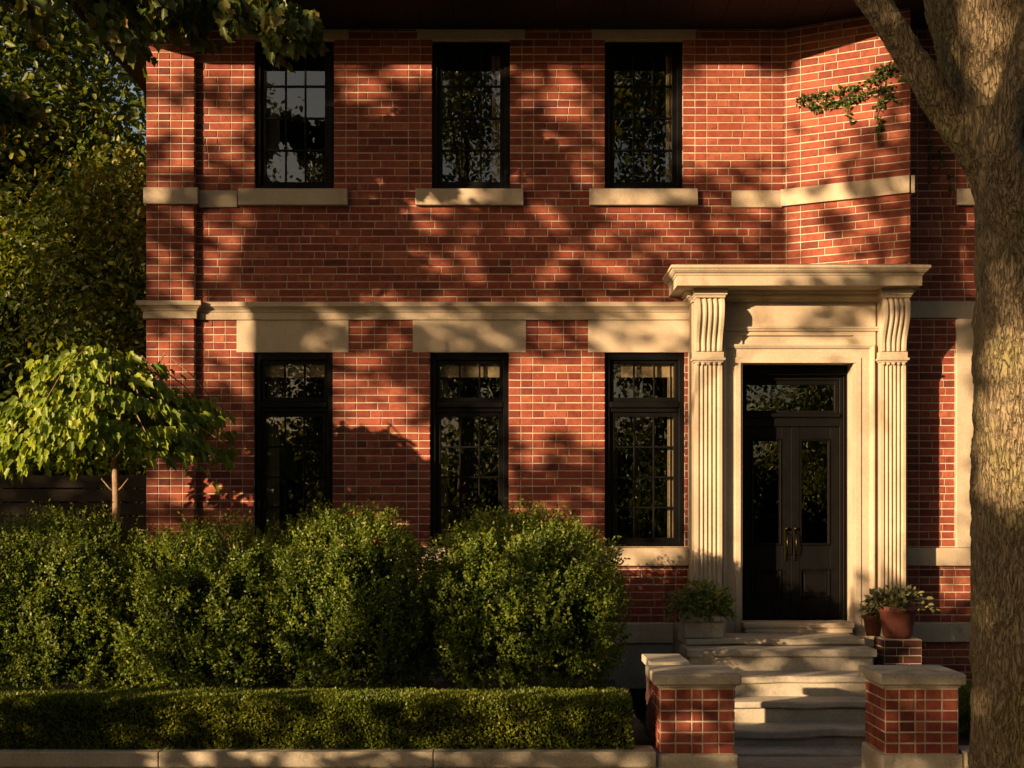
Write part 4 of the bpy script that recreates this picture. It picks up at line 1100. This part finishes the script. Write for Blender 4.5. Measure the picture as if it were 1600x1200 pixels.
def woodland(label, x0, x1, y0, h, n, leaf):
    core = MB(); m = int((x1-x0)/1.2); vs = []
    for i in range(m+1):
        x = x0+(x1-x0)*i/m; hh = h*(.80+.30*mnoise.noise((x*.35, y0, 1.0)))
        for yy, f in ((.9, 0), (1.0, .55), (.45, .95), (-.45, .95), (-1.0, .55), (-.9, 0)): vs.append((x, y0+yy+.5*mnoise.noise((x, yy*3, f*4)), -.2+hh*f))
    core.add(vs, [(i*6+j, (i+1)*6+j, (i+1)*6+j+1, i*6+j+1) for i in range(m) for j in range(5)], 0, .5, True)
    X = rng.uniform(x0, x1, n); U = rng.random(n)
    hh = np.array([h*(.80+.30*mnoise.noise((x*.35, y0, 1.0))) for x in X])
    side = np.where(rng.random(n) < .5, -1, 1)
    P = np.stack([X, y0+side*1.35*np.sqrt(np.clip(1-U**3, 0, 1))+rng.normal(size=n)*.25, hh*U+rng.normal(size=n)*.3], 1)
    D = rdir(n); N = rdir(n)+np.array([0, 0, .5]); L = rng.uniform(.7, 1.3, n)*leaf
    o = leaf_mesh('woodland', P, D, N, L, L*.65, T_OVAL, M['lf_back'], None, None, core)
    tag(o, label, 'woodland', kind='stuff')
woodland('dark thicket far across the road', -17, 32, -31.0, 5.6, 22000, .2)
woodland('dark wood closing the view behind the side garden', -34, -3, 17.0, 13.0, 42000, .2)

# ------------------------------------------------------------------ unseen trees out to the left, crowns shaped to dapple the house
TA, TE = math.tan(AZ), math.tan(EL)/math.cos(AZ)
def UV(px, py, y=0.0): 
    X, Z = PX(px, y), PZ(py, y)
    return X - y*TA, Z + y*TE
GAPS = [  # openings in the crowns: photo position on the house, half sizes in photo pixels, tilt, strength, depth
    (272, 100, 48, 30, 0, 1.1, 0), (272, 200, 48, 30, 15, .95, 0), (272, 262, 44, 20, 0, .7, 0), (265, 390, 40, 30, 0, .35, 0), (290, 450, 30, 25, 0, .5, 0), (265, 310, 40, 10, 20, .6, 0),
    (358, 112, 46, 26, 0, 1.2, 0), (355, 190, 46, 30, 10, 1.1, 0), (355, 250, 40, 16, 0, .35, 0), (350, 370, 30, 50, 0, .35, 0), (440, 345, 60, 14, 10, .45, 0), (440, 312, 55, 9, 25, .6, 0),
    (640, 112, 42, 20, 0, 1.1, 0), (560, 105, 30, 8, 0, .6, 0), (560, 210, 34, 16, 35, .55, 0), (635, 215, 34, 40, 60, .6, 0), (600, 150, 50, 18, 30, .3, 0), (740, 312, 50, 8, 20, .55, 0),
    (880, 150, 22, 50, -25, .85, 0), (930, 175, 24, 40, -35, .6, 0), (850, 215, 30, 24, 0, .45, 0), (895, 110, 50, 8, 0, .6, 0), (820, 130, 20, 40, 0, .35, 0),
    (1145, 185, 90, 84, 0, 1.4, 0), (1090, 250, 40, 50, 30, .6, 0), (1190, 280, 40, 50, 0, .7, 0),
    (1310, 120, 105, 80, 0, 1.4, -.3), (1270, 230, 60, 60, 0, 1.1, -.2), (1370, 220, 50, 50, 0, .6, -.5), (1255, 350, 34, 60, 0, .95, -.1), (1310, 350, 60, 30, 0, .4, -.3), (1290, 305, 80, 14, -6, .9, -.3),
    (880, 350, 40, 14, 20, .5, 0), (1000, 350, 80, 24, 12, .85, 0), (1060, 390, 60, 22, 20, .7, 0), (950, 400, 40, 20, 30, .5, 0), (1000, 312, 70, 10, 0, .9, 0), (1190, 312, 45, 12, 0, 1, 0), (1150, 360, 60, 20, 10, .4, 0), (1100, 445, 60, 16, 0, .5, 0),
    (330, 445, 40, 24, 0, .55, 0), (270, 485, 45, 10, 0, .7, 0), (430, 490, 110, 12, 4, .8, 0), (660, 488, 60, 10, 8, .7, 0), (400, 520, 26, 20, 40, .8, 0), (445, 545, 40, 8, 0, .4, 0), (660, 505, 22, 14, 0, .8, 0), (1000, 486, 90, 12, 0, .9, 0),
    (350, 530, 40, 34, 0, .95, 0), (270, 560, 45, 40, 0, .85, 0), (350, 590, 45, 22, 0, .8, 0), (265, 640, 40, 20, 0, .3, 0),
    (1010, 530, 78, 26, -10, .85, 0), (935, 540, 20, 16, 0, .6, 0),
    (550, 606, 46, 28, 25, 1.1, 0), (620, 640, 56, 22, 35, 1.0, 0), (580, 665, 60, 14, 20, .6, 0), (640, 600, 24, 24, 0, .4, 0), (600, 700, 24, 16, 0, .4, 0), (640, 800, 36, 34, 10, .75, 0),
    (870, 622, 92, 58, -6, 1.4, 0), (930, 660, 34, 60, 0, .8, 0), (830, 690, 40, 26, 0, .6, 0), (900, 560, 40, 20, 0, .4, 0), (900, 770, 40, 30, 0, .2, 0),
    (360, 765, 50, 34, 0, .9, 0), (270, 775, 42, 26, 0, .7, 0),
    (1040, 700, 60, 160, 0, 1.2, 0), (1010, 868, 75, 14, 0, 1, 0),
    (1230, 600, 200, 190, 0, 1.5, -.4), (1240, 800, 200, 100, 0, 1.4, -.4), (1110, 470, 60, 60, 0, 1.0, -.4), (1230, 437, 200, 18, 0, .9, -.74),
    (1505, 700, 30, 150, 0, 1.2, 0), (1500, 915, 34, 40, 0, .8, 0), (1490, 990, 20, 14, 0, .5, 0),
    # small tree, shrubs
    (130, 660, 190, 110, 0, 1.5, -2.3), (200, 590, 150, 50, 0, 1.2, -2.0),
    (70, 840, 120, 40, 0, .9, -2.7), (300, 850, 130, 30, 0, .9, -2.7), (560, 830, 120, 50, 0, 1.0, -2.5), (800, 840, 160, 50, 0, 1.0, -2.5),
    (80, 950, 140, 90, 0, .95, -2.8), (330, 950, 110, 70, 0, .8, -2.8), (510, 920, 100, 80, 0, .9, -2.8), (790, 905, 130, 70, 0, .85, -2.8), (100, 1040, 160, 40, 0, .8, -2.8), (330, 1040, 120, 40, 0, .5, -2.8), (560, 1020, 120, 50, 0, .4, -2.8), (820, 1010, 120, 50, 0, .35, -2.8), (940, 900, 30, 80, 0, .8, -2.3),
    # top bough
    (150, 60, 150, 70, 0, .85, -2.4), (380, 60, 90, 40, 0, .5, -2.0),
    # hedge top, steps, right pier edge
    (700, 1080, 290, 24, 0, .95, -4.4), (250, 1080, 260, 22, 0, .85, -4.4), (500, 1135, 500, 44, 0, .55, -4.6), (760, 1130, 190, 40, 0, .6, -4.6), (360, 1130, 60, 36, 30, .6, -4.6), (500, 1186, 560, 12, 0, .40, -4.7),
    (1200, 1082, 74, 44, 10, 1.3, -2.3), (1250, 985, 70, 18, 0, .9, -.6), (1210, 1010, 90, 14, 0, .7, -1.2), (1060, 1045, 60, 10, 0, .6, -4.2), (1135, 1150, 14, 24, 0, .7, -4.66),
    # street tree trunk
    (1570, 650, 90, 150, 0, 1.6, -7.5), (1545, 80, 46, 120, 5, 1.0, -7.4), (1480, 60, 26, 60, 0, .7, -6.7), (1560, 380, 60, 56, 30, .55, -7.5), (1580, 400, 20, 20, 0, .6, -7.5),
]
SHADE = [  # denser clumps added to deepen the cast shade
    (1310, 498, 52, 24, 0, 1.3, -.28), (1330, 440, 70, 16, 0, .8, -.7), (1300, 545, 70, 18, 0, .8, -.28), (1135, 430, 30, 12, 0, .4, -.7), (1370, 470, 24, 22, 0, .7, -.5),
    (1130, 285, 26, 34, 20, .9, 0), (350, 146, 22, 13, 0, .8, 0), (1345, 730, 16, 10, 0, .7, -.2), (1510, 525, 16, 24, 20, .9, 0), (1320, 152, 60, 12, -8, .35, -.4),
    (610, 640, 60, 8, 30, .5, 0), (900, 700, 26, 16, 30, .6, 0), (1000, 525, 50, 10, 25, .6, 0), (1380, 300, 36, 14, 0, .8, -.5), (1320, 290, 20, 12, 20, .6, -.4), (1110, 280, 30, 20, 0, .4, 0), (1090, 905, 60, 22, 0, .8, -.4),
    (690, 395, 150, 62, 0, .8, 0), (470, 420, 90, 40, 0, .5, 0), (860, 440, 60, 20, 0, .4, 0),
    (1570, 1050, 120, 190, 0, 2.0, -7.5), (1570, 280, 60, 36, 0, .4, -7.5), (1395, 90, 30, 110, -32, 1.5, -7.15), (1480, 205, 30, 66, -45, 1.5, -7.15), (1400, 990, 50, 60, 0, .9, -1.0), (1014, 1150, 40, 24, 0, 1.0, -3.2), (1030, 1130, 20, 40, 0, 1.2, -4.2),
]
def field(u, v, items):
    s = np.zeros(len(u))
    for px, py, rx, ry, an, w, dep in items:
        cu, cv = UV(px, py, dep); k = (DIST+dep)/FPX; a = math.radians(an)
        du, dv = (u-cu)/k, -(v-cv)/k
        p = (du*math.cos(a)+dv*math.sin(a))/rx; q = (-du*math.sin(a)+dv*math.cos(a))/ry
        d2 = p*p+q*q
        s = np.maximum(s, w*np.clip(1.45-d2*.72, 0, 1))
    return s
def dapple():
    n = 92000
    u = rng.uniform(-13, 13.5, n); v = rng.uniform(-2.6, 7.4, n)
    wood = np.array([mnoise.noise((a*.55, c*.55, 3.3)) for a, c in zip(u, v)])
    dens = np.full(n, 1.0)
    dens = np.where(u < -4.6, np.clip(.80+1.9*wood, .0, 1), dens)
    dens = np.where((u < -4.7) & (v < 3.1), 1.0, dens)
    dens = np.where((u > 5.6) & (u < 10.2) & (v > .2), 0.0, dens)
    gap = field(u, v, GAPS); shd = field(u, v, SHADE)
    fine = np.array([mnoise.noise((a*2.6, c*2.6, 8.1)) for a, c in zip(u, v)])
    p = np.clip(dens*(1-gap*1.08)+shd+.12*fine*(dens > .3), 0, 1)
    p = np.where((u > 5.6) & (u < 10.2) & (v > .2), 0.0, p)
    keep = rng.random(n) < p*np.where(u > 10.2, .95, np.where(u < -4.6, .62, .55))
    u, v = u[keep], v[keep]; n = len(u)
    t = rng.uniform(13, 17.5, n)+np.maximum(0, u-4)*2.0
    P = np.stack([u, np.zeros(n), v], 1)+t[:, None]*np.array(SUNV)
    D = rdir(n); N = rdir(n)+np.array(SUNV)*.9; L = rng.uniform(.13, .21, n)
    specs = [(-20, -4.6, -9.0, 'unseen leafy street tree shaped to shade the trees beside the house'),
             (-4.6, 0.6, -2.45, 'unseen leafy street tree shaped to dapple the left half of the facade'),
             (0.6, 5.6, 2.05, 'unseen leafy street tree shaped to dapple the middle of the facade'),
             (5.6, 20, 8.0, 'unseen leafy street tree nearest the camera, shaped to shade the gate piers')]
    for a, c, uc, lab in specs:
        m = (u >= a) & (u < c); q = P[m]
        tt = 15.2+max(0, uc-4)*2.0; bx, by = uc+tt*SUNV.x, tt*SUNV.y
        root = empty('shade_tree', (bx, by, -.16), lab, 'tree', 'unseen street trees shaped for their shade')
        leaf_mesh('crown', q, D[m], N[m], L[m], L[m]*.85, T_OVAL, M['lf_maple'], root)
        b = MB(); top = float(np.percentile(q[:, 2], 80)); bs = Vector((bx, by, -.2)); tp = Vector((bx+.1, by, top))
        b.tube([bs, bs.lerp(tp, .3), bs.lerp(tp, .65), tp], [.24, .17, .12, .04], 12)
        for i in range(26):
            e = Vector(q[rng.integers(0, len(q))]); s_ = bs.lerp(tp, min(.95, max(.25, (e.z-1.2)/max(1, top))))
            b.tube(limb_path(s_, e, 5, .1), [.035, .028, .02, .014, .009, .005], 5)
        b.build('trunk', M['twig'], root)
dapple()
